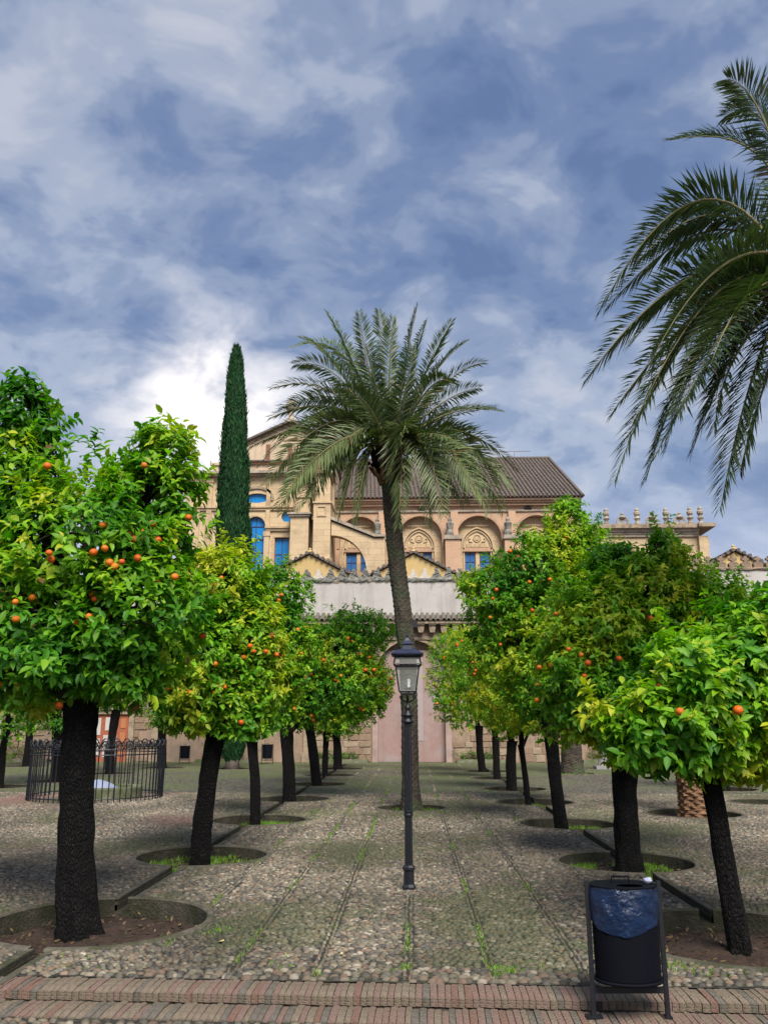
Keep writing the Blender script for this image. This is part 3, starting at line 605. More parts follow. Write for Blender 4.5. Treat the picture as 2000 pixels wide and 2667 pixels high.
for (px, py, pr, dp, green, cx) in PITS:
    n = 96; w = MB(); rim = MB()
    angs = [2 * math.pi * i / n for i in range(n)]
    for i in range(n):
        a0, a1 = angs[i], 2 * math.pi * (i + 1) / n
        am = (a0 + a1) / 2
        slot = cx is not None and abs(px + pr * math.cos(am) - cx) < CW + 0.004
        q = [(px + (r + jt) * math.cos(a), py + (r + jt) * math.sin(a)) for a in (a0, a1) for jt in (0.012 * nz((math.cos(a) * 3 + px, math.sin(a) * 3 + py, 0)) + 0.006 * nz((math.cos(a) * 13 + px, math.sin(a) * 13 + py, 4)),) for r in (pr, pr + 0.012, pr + 0.055, pr + 0.07)]
        zt_ = -0.099 if slot else 0.005
        w.add([(*q[0], -dp - 0.05), (*q[4], -dp - 0.05), (*q[4], zt_), (*q[0], zt_)], [(0, 1, 2, 3)])
        if slot: continue
        zz = [0.004, 0.02, 0.018, 0.0]
        rim.add([(*q[j], zz[j]) for j in range(4)] + [(*q[4 + j], zz[j]) for j in range(4)], [(j, j + 1, j + 5, j + 4) for j in range(3)])
    pit = w.build('tree_pit', M_PITWALL); tag(pit, kind='structure')
    rim.build('rim', M_RIM, pit)
    so = MB(); m2 = 10
    vs = [(px, py, -dp + 0.06)]; fs = []
    for j in range(1, m2 + 1):
        for i in range(n):
            rr = (pr + 0.03) * j / m2; x = px + rr * math.cos(angs[i]); y = py + rr * math.sin(angs[i])
            vs.append((x, y, -dp + 0.06 * (1 - (j / m2) ** 1.5) + 0.035 * nz((x, y, 0), 5) + 0.03 * nz((x, y, 3), 15)))
    for i in range(n): fs.append((0, 1 + i, 1 + (i + 1) % n))
    for j in range(m2 - 1):
        for i in range(n): fs.append((1 + j * n + i, 1 + (j + 1) * n + i, 1 + (j + 1) * n + (i + 1) % n, 1 + j * n + (i + 1) % n))
    so.add(vs, fs); so.build('soil', M_SOIL, pit, True)
    if py < 13:                                   # dry leaf litter, too small to count
        n3 = 420; a = RNG.uniform(0, 6.283, n3); rr = pr * np.sqrt(RNG.random(n3)) * 0.96; b_ = RNG.uniform(0, 6.283, n3); L_ = RNG.uniform(0.012, 0.035, n3)
        c0 = np.c_[px + rr * np.cos(a), py + rr * np.sin(a), -dp + 0.045 + RNG.uniform(-0.01, 0.025, n3)]
        d_ = np.c_[np.cos(b_), np.sin(b_), RNG.normal(0, 0.3, n3)] * L_[:, None]; e_ = np.c_[-np.sin(b_), np.cos(b_), RNG.normal(0, 0.3, n3)] * L_[:, None] * 0.4
        V_ = np.stack([c0 - d_, c0 + e_, c0 + d_, c0 - e_], 1).reshape(-1, 3)
        tn = np.array(((0.10, 0.06, 0.03), (0.16, 0.10, 0.05), (0.05, 0.03, 0.02), (0.20, 0.15, 0.07), (0.06, 0.07, 0.02)))[RNG.integers(0, 5, n3)]
        tag(link('leaf_litter', np_mesh('leaf_litter', V_, np.arange(n3 * 4).reshape(-1, 4), M_GRASS, False, np.repeat(tn, 4, 0)), pit), kind='stuff')
    if green:
        pp = []
        while len(pp) < 300:
            a = random.uniform(0, 6.283); rr = pr * math.sqrt(random.random()) * 0.95
            x, y = px + rr * math.cos(a), py + rr * math.sin(a)
            if nz((x * 2.2, y * 2.2, py)) > -0.12: pp.append((x, y, -dp + 0.03))
        tag(blades('grass', pp, 0.06, 7, pit, 0.03), kind='stuff')

# ------------------------------------------------------------------ cobbles
LINES = [(-1.95, 7.0, 36.5), (-1.3, 6.25, 36.5), (-0.70, 6.25, 36.5), (-0.06, 6.2, 9.1), (0.53, 6.25, 36.5), (1.19, 6.25, 36.5), (1.85, 7.0, 36.5)]
def free(X, Y, m=0.0):
    ok = np.ones(len(X), bool)
    for p in PITS: ok &= (X - p[0]) ** 2 + (Y - p[1]) ** 2 > (p[2] + 0.075 + m) ** 2
    for cx in (LX, RX): ok &= (np.abs(X - cx) > CW + 0.075 + m) | (Y > 36)
    return ok


def view_ok(X, Y, pad=0.6):
    return (X > -0.52 * Y - pad) & (X < 0.43 * Y + pad)


def rows(y0, y1, dy, dx, sx, sy, line_gap=0.028, zb=0.0):
    out = []
    y = y0; i = 0
    while y < y1:
        x0, x1 = -0.52 * y - 0.9, 0.43 * y + 0.9
        xs = np.arange(x0, x1, dx) + RNG.uniform(-0.5, 0.5) * dx
        X = xs + RNG.normal(0, dx * 0.16, len(xs)); Yy = y + RNG.normal(0, dy * 0.22, len(xs)) + 0.012 * np.sin(X * 3 + i)
        k = RNG.uniform(0.75, 1.2, len(xs))
        out.append(np.c_[X, Yy, sx * k * RNG.uniform(0.9, 1.1, len(xs)), sy * k * RNG.uniform(0.85, 1.15, len(xs)), RNG.normal(0, 0.22, len(xs))])
        y += dy; i += 1
    A = np.concatenate(out)
    ok = free(A[:, 0], A[:, 1])
    for lx, a, b in LINES: ok &= ~((np.abs(A[:, 0] - lx) < line_gap + 0.02) & (A[:, 1] > a) & (A[:, 1] < b))
    ok &= A[:, 1] > step_y(A[:, 0], EDGE_Y) + 0.02
    return A[ok]


def line_rows(y1):
    out = []
    for lx, a, b in LINES:
        for s in (-0.021, 0.021):
            ys = np.arange(a, min(b, y1), 0.062); n = len(ys)
            out.append(np.c_[lx + s + RNG.normal(0, 0.004, n), ys + RNG.normal(0, 0.008, n), np.full(n, 0.034) * RNG.uniform(0.85, 1.1, n), np.full(n, 0.016) * RNG.uniform(0.9, 1.1, n), np.pi / 2 + RNG.normal(0, 0.1, n)])
    A = np.concatenate(out)
    return A[free(A[:, 0], A[:, 1]) & (A[:, 1] > step_y(A[:, 0], EDGE_Y) + 0.03)]


PAL = np.array([(0.085, 0.075, 0.056), (0.12, 0.104, 0.075), (0.165, 0.138, 0.098), (0.055, 0.05, 0.042), (0.145, 0.105, 0.072), (0.23, 0.20, 0.155), (0.095, 0.088, 0.073), (0.125, 0.084, 0.06)])
PW = np.array([0.2, 0.2, 0.16, 0.13, 0.1, 0.05, 0.1, 0.06])


def pebble_tints(A):
    c = PAL[RNG.choice(len(PAL), len(A), p=PW)] * RNG.uniform(0.75, 1.2, (len(A), 1))
    g = np.array([mnoise.noise(Vector((x * 0.7, y * 0.45, 5.0))) + 0.5 * mnoise.noise(Vector((x * 3, y * 3, 9.0))) for x, y in A[:, :2]])
    st = np.array([mnoise.noise(Vector((x * 0.9 + 30, y * 0.55, 2.0))) for x, y in A[:, :2]])
    c = c * np.clip(1.0 + 0.75 * st, 0.55, 1.4)[:, None]      # worn and stained patches
    m = np.clip((g - 0.05) * 1.2, 0, 0.45)[:, None]
    c = c * (1 - m) + np.array((0.05, 0.065, 0.018)) * m
    r = np.array([mnoise.noise(Vector((x * 0.5, y * 0.35, 15.0))) for x, y in A[:, :2]])
    r = np.clip(r - 0.15, 0, 0.5)[:, None] * (A[:, 0] < -2.9)[:, None] * 1.4
    return c * (1 - r) + np.array((0.15, 0.075, 0.068)) * r


def pebble_mesh(name, A, seg, two, T, z0=0.0):
    N = len(A); hz = 0.6 * np.minimum(A[:, 2], A[:, 3]) + 0.006 + RNG.normal(0, 0.002, N)
    a = np.linspace(0, 2 * np.pi, seg, endpoint=False)
    rings = [(1.0, -0.25), (0.74, 0.72)] if two else [(1.0, -0.1)]
    L = []
    for rr, zz in rings:
        j = RNG.uniform(0.86, 1.12, (N, seg))
        lx = np.cos(a)[None] * A[:, 2:3] * rr * j; ly = np.sin(a)[None] * A[:, 3:4] * rr * j
        L.append(np.stack([lx, ly, np.repeat((zz * hz)[:, None], seg, 1)], -1))
    top = np.zeros((N, 1, 3)); top[:, 0, 2] = hz
    V = np.concatenate(L + [top], 1); m = V.shape[1]
    ca, sa = np.cos(A[:, 4])[:, None], np.sin(A[:, 4])[:, None]
    X = V[..., 0] * ca - V[..., 1] * sa + A[:, 0:1]; Y = V[..., 0] * sa + V[..., 1] * ca + A[:, 1:2]
    V = np.stack([X, Y, V[..., 2] + z0], -1)
    F = []
    for k in range(seg):
        k2 = (k + 1) % seg
        if two: F += [(k, k2, seg + k2), (k, seg + k2, seg + k)]
        b = seg if two else 0
        F.append((b + k, b + k2, m - 1))
    F = (np.array(F)[None] + (np.arange(N) * m)[:, None, None]).reshape(-1, 3)
    return np_mesh(name, V.reshape(-1, 3), F, M_COBBLE, True, np.repeat(T, m, axis=0))


front = rows(6.19, 6.42, 0.046, 0.068, 0.036, 0.023)
near = np.concatenate([rows(6.42, 13.2, 0.0345, 0.0575, 0.030, 0.0182), line_rows(13.2)])
order = np.argsort((near[:, 1] - 1.0) ** 2 + (near[:, 0]) ** 2)
near = near[order]
front = front[np.argsort(np.abs(front[:, 0] + 0.2))]
single = np.concatenate([front[np.abs(front[:, 0]) < 3.1][:200]]); rest_front = front[len(single):]
extra = near[:300 - len(single)]; near = near[len(extra):]
single = np.concatenate([single, extra])
me_var = []
for i in range(10):
    c = PAL[i % len(PAL)][None] * (0.85 + 0.03 * i)
    me_var.append(pebble_mesh('cobble', np.array([[0, 0, 0.036, 0.026, 0.0]]), 7, True, c))
for a in single:
    o = link('cobble', random.choice(me_var), pavement)
    o.location = (a[0], a[1], 0.002); o.rotation_euler = (0, 0, a[4]); s = a[2] / 0.036; s2 = a[3] / 0.026
    o.scale = (s, s2, (s + s2) / 2)
A = np.concatenate([rest_front, near])
tag(link('cobbles', pebble_mesh('cobbles', A, 6, True, pebble_tints(A)), pavement), kind='stuff')
A = np.concatenate([rows(13.2, 21.5, 0.044, 0.072, 0.036, 0.021, zb=0), line_rows(36.0)[lambda a: a[:, 1] > 13.2] if False else rows(13.2, 13.3, 0.05, 0.07, 0.03, 0.02)])
lr = line_rows(36.0); A = np.concatenate([A, lr[lr[:, 1] >= 13.2]])
tag(link('distant_cobbles', pebble_mesh('distant_cobbles', A, 5, False, pebble_tints(A) * 1.25), pavement), kind='stuff')

# weeds in the joints
pp = []
for lx, a, b in LINES:
    for y in np.arange(a, 24, 0.05):
        if mnoise.noise(Vector((lx * 4, y * 0.9, 2))) > 0.1: pp.append((lx + random.gauss(0, 0.015), y, 0.0))
for bx, by, s, k in ((1.62, 6.75, 0.16, 90), (0.62, 6.45, 0.05, 45), (-0.08, 6.5, 0.03, 14), (-1.65, 7.5, 0.08, 24), (0.85, 6.55, 0.1, 14), (1.9, 6.6, 0.14, 60), (1.55, 7.1, 0.12, 40), (-2.4, 6.55, 0.12, 10), (-1.05, 6.6, 0.1, 10), (3.6, 15.6, 0.3, 60)):
    for i in range(k): pp.append((random.gauss(bx, s), random.gauss(by, s), 0.0))
P = np.array(pp); P = P[free(P[:, 0], P[:, 1])]
tag(blades('weeds', P, 0.03, 5, pavement, 0.012), 'short green weeds growing in the cobble joints', None, None, 'stuff')

# ------------------------------------------------------------------ two low brick steps and the lower pavement
ZL = -0.052
mb = MB(); mb.add([(-34, step_y(-34, 5.56), ZL - 0.012), (34, step_y(34, 5.56), ZL - 0.012), (34, -8, ZL - 0.012), (-34, -8, ZL - 0.012)], [(0, 3, 2, 1)])
lower = mb.build('lower_pavement', M_PAVE); tag(lower, kind='structure')
ro = []
for y in np.arange(4.9, 5.55, 0.05):
    xs = np.arange(-3.4, 3.4, 0.07); n = len(xs)
    X = xs + RNG.normal(0, 0.012, n); ro.append(np.c_[X, y + STEP_SLOPE * X + RNG.normal(0, 0.01, n), 0.034 * RNG.uniform(0.8, 1.15, n), 0.024 * RNG.uniform(0.8, 1.15, n), RNG.normal(0, 0.25, n)])
A = np.concatenate(ro)
tag(link('lower_cobbles', pebble_mesh('lower_cobbles', A, 6, True, pebble_tints(A), ZL - 0.01), lower), kind='stuff')

steps = []
for row, (y0, y1, zt) in enumerate(((5.87, 6.165, 0.008), (5.565, 5.862, ZL + 0.004))):
    mb = MB()
    mb.add([(-34, step_y(-34, y0 + 0.01), -0.3), (34, step_y(34, y0 + 0.01), -0.3), (34, step_y(34, y1), -0.3), (-34, step_y(-34, y1), -0.3),
            (-34, step_y(-34, y0 + 0.01), zt - 0.014), (34, step_y(34, y0 + 0.01), zt - 0.014), (34, step_y(34, y1), zt - 0.014), (-34, step_y(-34, y1), zt - 0.014)],
           [(4, 5, 6, 7), (0, 1, 5, 4), (1, 2, 6, 5), (2, 3, 7, 6), (3, 0, 4, 7)])
    st = mb.build('brick_step', M_MORTAR); tag(st, kind='structure')
    vs = []
    for i in range(9):                               # worn bricks on edge, a few shapes shared by all
        b = MB(); L = y1 - y0 - 0.008; w = 0.0225
        top = []; n = 6
        for j in range(n):
            y = L * j / (n - 1); z = -0.004 * abs(2 * j / (n - 1) - 1) ** 2 - random.uniform(0, 0.004)
            if j == 0: z -= 0.004
            top.append((y, z))
        vv = []; ff = []
        for y, z in top:
            e = random.uniform(0.0008, 0.003)
            vv += [(-w, y, -0.06), (-w + random.uniform(0, 0.002), y, z - e), (0, y, z), (w - random.uniform(0, 0.002), y, z - e), (w, y, -0.06)]
        for j in range(n - 1):
            for k in range(4): ff.append((5 * j + k, 5 * j + k + 1, 5 * j + 6 + k, 5 * j + 5 + k))
        ff += [(0, 1, 2, 3, 4), tuple(5 * (n - 1) + k for k in range(4, -1, -1))]
        b.add(vv, ff); vs.append([b.mesh('brick', m) for m in M_BRICK])
    x = -3.3
    i = 0
    while x < 3.25 and i < 150:
        g = mnoise.noise(Vector((x * 0.9, row * 7, 0)))
        w4 = (0.3 + 0.25 * (x > -0.8) + max(0, g) * 0.8, 0.4 + 0.3 * (x < -0.8) + max(0, -g), 0.25, 0.14)
        mi = random.choices(range(4), w4)[0]
        o = link('brick', vs[random.randrange(9)][mi], st)
        k = random.uniform(0.8, 1.12)
        o.location = (x + 0.0225 * k, step_y(x, y0) + random.gauss(0, 0.004), zt + random.gauss(0, 0.0015)); o.scale = (k * 0.97, 1, 1)
        o.rotation_euler = (random.gauss(0, 0.008), random.gauss(0, 0.02), math.atan(STEP_SLOPE) + random.gauss(0, 0.01))
        x += 0.045 * k + 0.0015; i += 1
    steps.append(st)

# ------------------------------------------------------------------ the buildings
def win_rect(parent, x0, x1, z0, z1, y, glass, nx=2, nz_=3, frame=0.06, bar=0.05):
    """a window: frame with its pane and bars"""
    f = MB()
    for a in ((x0 - frame, x0, z0 - frame, z1 + frame), (x1, x1 + frame, z0 - frame, z1 + frame), (x0, x1, z0 - frame, z0), (x0, x1, z1, z1 + frame)):
        f.box(a[0], a[1], y - 0.05, y + 0.05, a[2], a[3])
    w = f.build('window', M_BROWN, parent)
    MB().box(x0, x1, y, y + 0.02, z0, z1).build('pane', glass, w)
    b = MB()
    for i in range(1, nx):
        x = x0 + (x1 - x0) * i / nx; b.box(x - bar / 2, x + bar / 2, y - 0.04, y - 0.004, z0, z1)
    for i in range(1, nz_):
        z = z0 + (z1 - z0) * i / nz_; b.box(x0, x1, y - 0.045, y - 0.006, z - bar / 2, z + bar / 2)
    if b.v: b.build('window_bars', M_MULL, w)
    return w


def win_poly(parent, poly, y, glass, bars=()):
    cx = sum(p[0] for p in poly) / len(poly); cz = sum(p[1] for p in poly) / len(poly)
    f = MB(); n = len(poly)
    big = [(cx + (x - cx) * 1.0, cz + (z - cz) * 1.0) for x, z in poly]; sm = [(cx + (x - cx) * 0.94, cz + (z - cz) * 0.96) for x, z in poly]
    vs = []
    for (x, z), (x2, z2) in zip(big, sm): vs += [(x, y - 0.05, z), (x2, y - 0.05, z2), (x2, y + 0.05, z2), (x, y + 0.05, z)]
    fs = []
    for i in range(n):
        a = 4 * i; b = 4 * ((i + 1) % n)
        for k in range(4): fs.append((a + k, a + (k + 1) % 4, b + (k + 1) % 4, b + k))
    f.add(vs, fs); w = f.build('window', M_BROWN, parent)
    MB().prism(sm, y, y + 0.02).build('pane', glass, w)
    if bars:
        b = MB()
        for i, (x0, x1, z0, z1) in enumerate(bars): b.box(x0, x1, y - 0.04 - 0.003 * i, y - 0.004 - 0.0007 * i, z0, z1)
        b.build('window_bars', M_MULL, w)
    return w


def tile_slope(mb, bed, x0, x1, ya, za, yb, zb, spacing, rowlen, r, skew0=0.0, skew1=0.0):
    """pan-tile columns running up a slope from (ya, za) to (yb, zb), each broken into overlapping tiles"""
    n = max(2, int((x1 - x0) / spacing)); L = math.hypot(yb - ya, zb - za); m = max(2, int(L / rowlen))
    dy, dz = (yb - ya) / L, (zb - za) / L; ny, nz2 = -dz, dy
    for i in range(n + 1):
        x = x0 + (x1 - x0) * i / n
        sk = skew0 + (skew1 - skew0) * i / n
        for j in range(m):
            s0, s1 = L * j / m, L * (j + 1) / m + 0.03
            j1 = random.uniform(-0.015, 0.015); r0, r1 = r * random.uniform(1.0, 1.12), r * 0.86
            vs = []
            for s, rr in ((s0, r0), (s1, r1)):
                for k in range(5):
                    a = math.pi * k / 4; h = rr * math.sin(a) * 0.9 + 0.01
                    vs.append((x + j1 + sk * s / L + rr * math.cos(a), ya + dy * s + ny * -h * -1, za + dz * s + nz2 * h))
            mb.add(vs, [(k, k + 1, k + 6, k + 5) for k in range(4)] + [(0, 1, 2, 3, 4)])


# ---- the courtyard arcade wall
AW = thing('arcade_wall', 'long pink plaster and stone courtyard wall with whitewashed top under merlons', 'wall', (0, 38.0, 0))
y0 = 0.03
def off(mb): return mb
BAYS = [(-14.2, None), (-9.2, None), (-4.3, None), (-0.09, 'main'), (4.4, None), (9.3, None), (14.2, None)]
main = arch_poly(-0.09, 0.0, 3.0, 1.5, 'horse', 20)
mb = MB(); holes = [[(x, z) for x, z in main]]
wall_sheet(mb, [(-36, -0.3), (36, -0.3), (36, 6.45), (-36, 6.45)], holes, y0, 0.45)
mb.box(-36, 36, y0 + 0.4, y0 + 1.2, -0.3, 6.4)
wall = mb.build('wall', M_ARC, AW)
MB().box(-1.75, 1.55, y0 + 0.25, y0 + 0.32, -0.2, 4.9).build('pink_infill', M_PINK, AW)
MB().box(-0.1, 0.42, y0 + 0.235, y0 + 0.248, 0.9, 4.5).build('pale_stripe', mat('pale_pink_wash', (0.32, 0.265, 0.265), (0.36, 0.30, 0.295), 0.92, 2, streak=(0.26, 0.19, 0.17)), AW)
b = MB(); arch_band(b, main, 0.12, y0 - 0.05, y0 + 0.1); b.build('horseshoe_arch', M_ARCST[2], AW)
for x in (-1.72, 1.54):
    MB().box(x - 0.13, x + 0.13, y0 - 0.09, y0 + 0.05, -0.1, 3.05).build('jamb', mat('pale_pink_jamb', (0.40, 0.29, 0.26), (0.35, 0.25, 0.22), 0.9, 2, c=(0.27, 0.2, 0.17), cscale=1.5), AW)
for x in (-18.7, -11.6, -6.78, -4.75, 4.35, 6.9, 11.7, 16.3):
    p = MB(); p.box(x - 0.15, x + 0.15, y0 - 0.14, y0 + 0.03, -0.1, 5.3); p.box(x - 0.2, x + 0.2, y0 - 0.18, y0 + 0.03, -0.1, 0.4)
    p.build('pilaster', M_ARCST[2], AW)
# stone blocks showing through the plaster, each its own piece
cnt = 0
for zone in ((-4.6, -1.9, 0, 2.6), (1.72, 4.1, 0, 2.6), (-12.8, -11.8, 0, 2.6), (4.6, 6.6, 0, 2.2), (-19.5, -15.2, 0, 1.7), (7.2, 9.6, 0, 1.7)):
    z = zone[2]; rI = 0
    while z < zone[3]:
        h = random.uniform(0.24, 0.34); x = zone[0] + (0.25 if rI % 2 else 0) * random.random()
        while x < zone[1] - 0.15:
            w = min(random.uniform(0.38, 0.75), zone[1] - x)
            if mnoise.noise(Vector((x * 0.8, z * 0.9, 4))) > -0.12 - 0.12 * (1.2 - z) and cnt < 290:
                d = random.uniform(0.012, 0.05); e = 0.02; b = MB()
                q = [random.uniform(0, 0.02) for _ in range(4)]
                b.add([(x + 0.008, y0 + 0.02, z + 0.008), (x + w - 0.008, y0 + 0.02, z + 0.008), (x + w - 0.008, y0 + 0.02, z + h - 0.008), (x + 0.008, y0 + 0.02, z + h - 0.008),
                       (x + e + q[0], y0 - d, z + e), (x + w - e - q[1], y0 - d, z + e + q[0]), (x + w - e, y0 - d, z + h - e - q[2]), (x + e + q[3], y0 - d, z + h - e)],
                      [(4, 5, 6, 7), (0, 1, 5, 4), (1, 2, 6, 5), (2, 3, 7, 6), (3, 0, 4, 7)])
                b.build('stone_block', random.choice(M_ARCST), AW); cnt += 1
            x += w
        z += h; rI += 1
MB().box(-36, 36, y0 - 0.10, y0 + 0.03, 5.36, 5.5).build('string_course', M_CORBEL, AW)
MB().box(-36, 36, y0 - 0.12, y0 + 0.03, 6.0, 6.2).build('corbel_table', M_CORBEL, AW)
b = MB()
for y_, z_ in ((0, 5.6), (0.16, 5.6), (0.16, 5.55)): pass
cb = MB(); cb.prism([(-0.14, 5.98), (0.14, 5.98), (0.14, 5.82), (0.10, 5.66), (-0.10, 5.66), (-0.14, 5.82)], -0.36, 0.0)
cb.prism([(-0.17, 6.04), (0.17, 6.04), (0.17, 5.985), (-0.17, 5.985)], -0.42, 0.0)
cme = cb.mesh('corbel', M_CORBEL)
for i in range(36):
    x = -9.0 + i * 0.52
    o = link('corbel', cme, AW); o.location = (x, y0, 0)
MB().box(-36, 36, y0 - 0.46, y0 + 0.03, 6.05, 6.17).build('eave_slab', M_CORBEL, AW)
b = MB(); b.add([(-36, y0 - 0.5, 6.18), (36, y0 - 0.5, 6.18), (36, y0 + 0.35, 6.62), (-36, y0 + 0.35, 6.62)], [(0, 1, 2, 3)]); b.build('eave_bed', M_ROOFBED, AW)
# eave tiles, each one its own piece
tv = []
for i in range(4):
    t_ = MB(); n = 6; r0 = 0.098 * random.uniform(0.95, 1.05)
    vs = []
    for s, rr in ((0.0, r0), (0.93, r0 * 0.8)):
        for sh in (1.0, 0.8):
            for k in range(n + 1):
                a = math.pi * k / n
                vs.append((rr * sh * math.cos(a), -0.56 + 0.87 * s, 6.185 + 0.46 * s + rr * sh * math.sin(a) * 1.1))
    m7 = n + 1; fs = []
    for k in range(n):
        fs += [(k, k + 1, 2 * m7 + k + 1, 2 * m7 + k), (m7 + k, 3 * m7 + k, 3 * m7 + k + 1, m7 + k + 1), (k, m7 + k, m7 + k + 1, k + 1)]
    t_.add(vs, fs); tv.append(t_.mesh('eave_tile', M_ETILE, True))
for i in range(150):
    o = link('eave_tile', random.choice(tv), AW); o.location = (-19.5 + i * 0.24 + random.gauss(0, 0.01), y0 + random.gauss(0, 0.015), random.gauss(0, 0.008))
# whitewashed upper wall, cornice and merlons
MB().box(-36, 12.9, y0 + 0.12, y0 + 1.1, 6.3, 8.05).build('white_parapet', M_WHITE, AW)
MB().box(12.92, 36, y0 + 0.1, y0 + 1.1, 6.3, 8.5).build('white_parapet', M_WHITE, AW)
def rough_band(x0, x1, z0, z1, yf, m, name):
    b = MB(); n = int((x1 - x0) / 0.12); vs = []; fs = []
    prof = [(0.0, z0), (-0.07, z0 + 0.03), (-0.09, (z0 + z1) / 2), (-0.05, z1 - 0.02), (0.3, z1)]
    for i in range(n + 1):
        x = x0 + (x1 - x0) * i / n
        for dy, z in prof: vs.append((x, yf + dy + random.gauss(0, 0.018), z + random.gauss(0, 0.012)))
    for i in range(n):
        for k in range(4): fs.append((5 * i + k, 5 * i + 5 + k, 5 * i + 6 + k, 5 * i + 1 + k))
    b.add(vs, fs); return b.build(name, m, AW)
rough_band(-30, 12.85, 8.05, 8.26, y0 + 0.12, M_MERLON, 'cornice')
rough_band(12.95, 30, 8.49, 8.66, y0 + 0.1, M_MERLONB, 'cornice')
def merlon_mesh(m, rough, seed):
    random.seed(seed)
    st = [(0.25, 0.0), (0.25, 0.13), (0.19, 0.14), (0.19, 0.25), (0.135, 0.26), (0.135, 0.37), (0.075, 0.38), (0.075, 0.5), (0.05, 0.57)]
    st = [(w + random.gauss(0, rough), z + (random.gauss(0, rough) if i else 0)) for i, (w, z) in enumerate(st)]
    poly = [(w, z) for w, z in st] + [(-w + random.gauss(0, rough), z) for w, z in reversed(st)]
    b = MB(); b.prism(poly, 0.0, 0.3)
    if rough > 0.01:
        for i in range(26):
            z = random.uniform(0.03, 0.5); w = 0.24 * (1 - z / 0.62); x = random.uniform(-w, w); s = random.uniform(0.025, 0.055)
            b.lathe([(s * 0.4, -s), (s, 0), (s * 0.5, s)], (x, random.uniform(-0.02, 0.02), z), 5)
    return b.mesh('merlon', m)
mg = [merlon_mesh(M_MERLON, 0.016, s) for s in range(5)]; mw = [merlon_mesh(M_MERLONW, 0.004, s) for s in range(5, 8)]
def cross_merlon():
    b = MB(); b.prism([(-0.2, 0), (0.2, 0), (0.22, 0.2), (0.12, 0.28), (-0.12, 0.28), (-0.22, 0.2)], 0, 0.25)
    b.prism([(-0.06, 0.285), (0.06, 0.285), (0.075, 0.36), (0.17, 0.37), (0.17, 0.47), (0.07, 0.48), (0.06, 0.56), (-0.06, 0.56), (-0.07, 0.48), (-0.17, 0.47), (-0.17, 0.37), (-0.075, 0.36)], 0.04, 0.21)
    return b.mesh('merlon', M_MERLONB)
cm = cross_merlon(); random.seed(21)
x = -19.4
WHITE_AT = (-5.39, -4.25, 0.10, 0.62, -0.4)
while x < 12.6:
    white = any(abs(x - w) < 0.3 for w in WHITE_AT)
    o = link('merlon', random.choice(mw if white else mg), AW); o.location = (x, y0 + 0.2, 8.21); o.scale = (1, 1, random.uniform(0.82, 0.93))
    x += 0.555
x = 13.2
while x < 19:
    o = link('merlon', cm, AW); o.location = (x, y0 + 0.2, 8.64); x += 0.56
# rain spouts, little lantern, wooden door with stone lintel
for x in (-3.3, 2.59):
    s = MB(); s.lathe([(0.14, 0), (0.14, 0.02)], (x, 0, 0), 14)
    s = MB(); n = 14
    vs = [(x + 0.13 * math.cos(math.pi * i / n), y0 - 0.47, 6.52 + 0.2 * math.sin(math.pi * i / n)) for i in range(n + 1)] + [(x - 0.13, y0 - 0.47, 6.2), (x + 0.13, y0 - 0.47, 6.2)]
    k = len(vs); s.add(vs + [(a, y0 + 0.1, c) for a, _, c in vs], [tuple(range(k)), *[(i, (i + 1) % k, k + (i + 1) % k, k + i) for i in range(k)]])
    s.build('rain_spout', M_DARK, AW)
b = MB(); b.box(-0.02, 0.2, y0 - 0.66, y0 - 0.45, 5.85, 6.15); b.box(0.06, 0.12, y0 - 0.62, y0 - 0.1, 6.15, 6.2); b.build('wall_lantern', M_IRON, AW)
dr = MB(); dr.box(-14.75, -12.8, y0 - 0.12, y0 + 0.02, -0.05, 2.05); door = dr.build('door', M_DOORR, AW)
for (a, b_, c, d) in ((-14.6, -14.05, 1.15, 1.9), (-14.6, -14.05, 0.25, 1.0), (-13.85, -13.35, 1.35, 1.92), (-14.3, -13.35, 0.3, 0.0), ):
    if d > c: MB().box(a, b_, y0 - 0.14, y0 - 0.122, c, d).build('panel', M_DOORW, door)
MB().box(-13.9, -13.3, y0 - 0.14, y0 - 0.122, 0.2, 1.15).build('panel', M_DOORW, door)
for z in (0.25, 0.85, 1.45): MB().box(-13.15, -12.92, y0 - 0.14, y0 - 0.122, z, z + 0.42).build('panel', mat('door_orange_panel', (0.42, 0.17, 0.07), (0.36, 0.14, 0.06), 0.7, 6), door)
b = MB(); b.box(-14.95, -12.65, y0 - 0.22, y0 + 0.02, 2.06, 2.25); b.box(-15.05, -12.55, y0 - 0.3, y0 + 0.02, 2.253, 2.36); b.build('lintel', M_CORBEL, AW)
MB().box(-15.02, -14.78, y0 - 0.16, y0 + 0.02, -0.05, 2.055).build('door_jamb', M_CORBEL, AW)
MB().box(-12.78, -12.55, y0 - 0.16, y0 + 0.02, -0.05, 2.055).build('door_jamb', M_CORBEL, AW)
# low planting strip with a kerb along the foot of the wall
for i, (a, c) in enumerate(((-4.55, -2.0), (1.85, 4.2), (-19, -16.2), (-9.6, -7.1), (7.3, 9.8))):
    MB().box(a, c, y0 - 0.62, y0 - 0.5, -0.02, 0.14).build('planter_kerb', M_WELL, AW)
    MB().box(a, c, y0 - 0.5, y0 - 0.06, -0.02, 0.1).build('planter_soil', M_SOIL, AW)

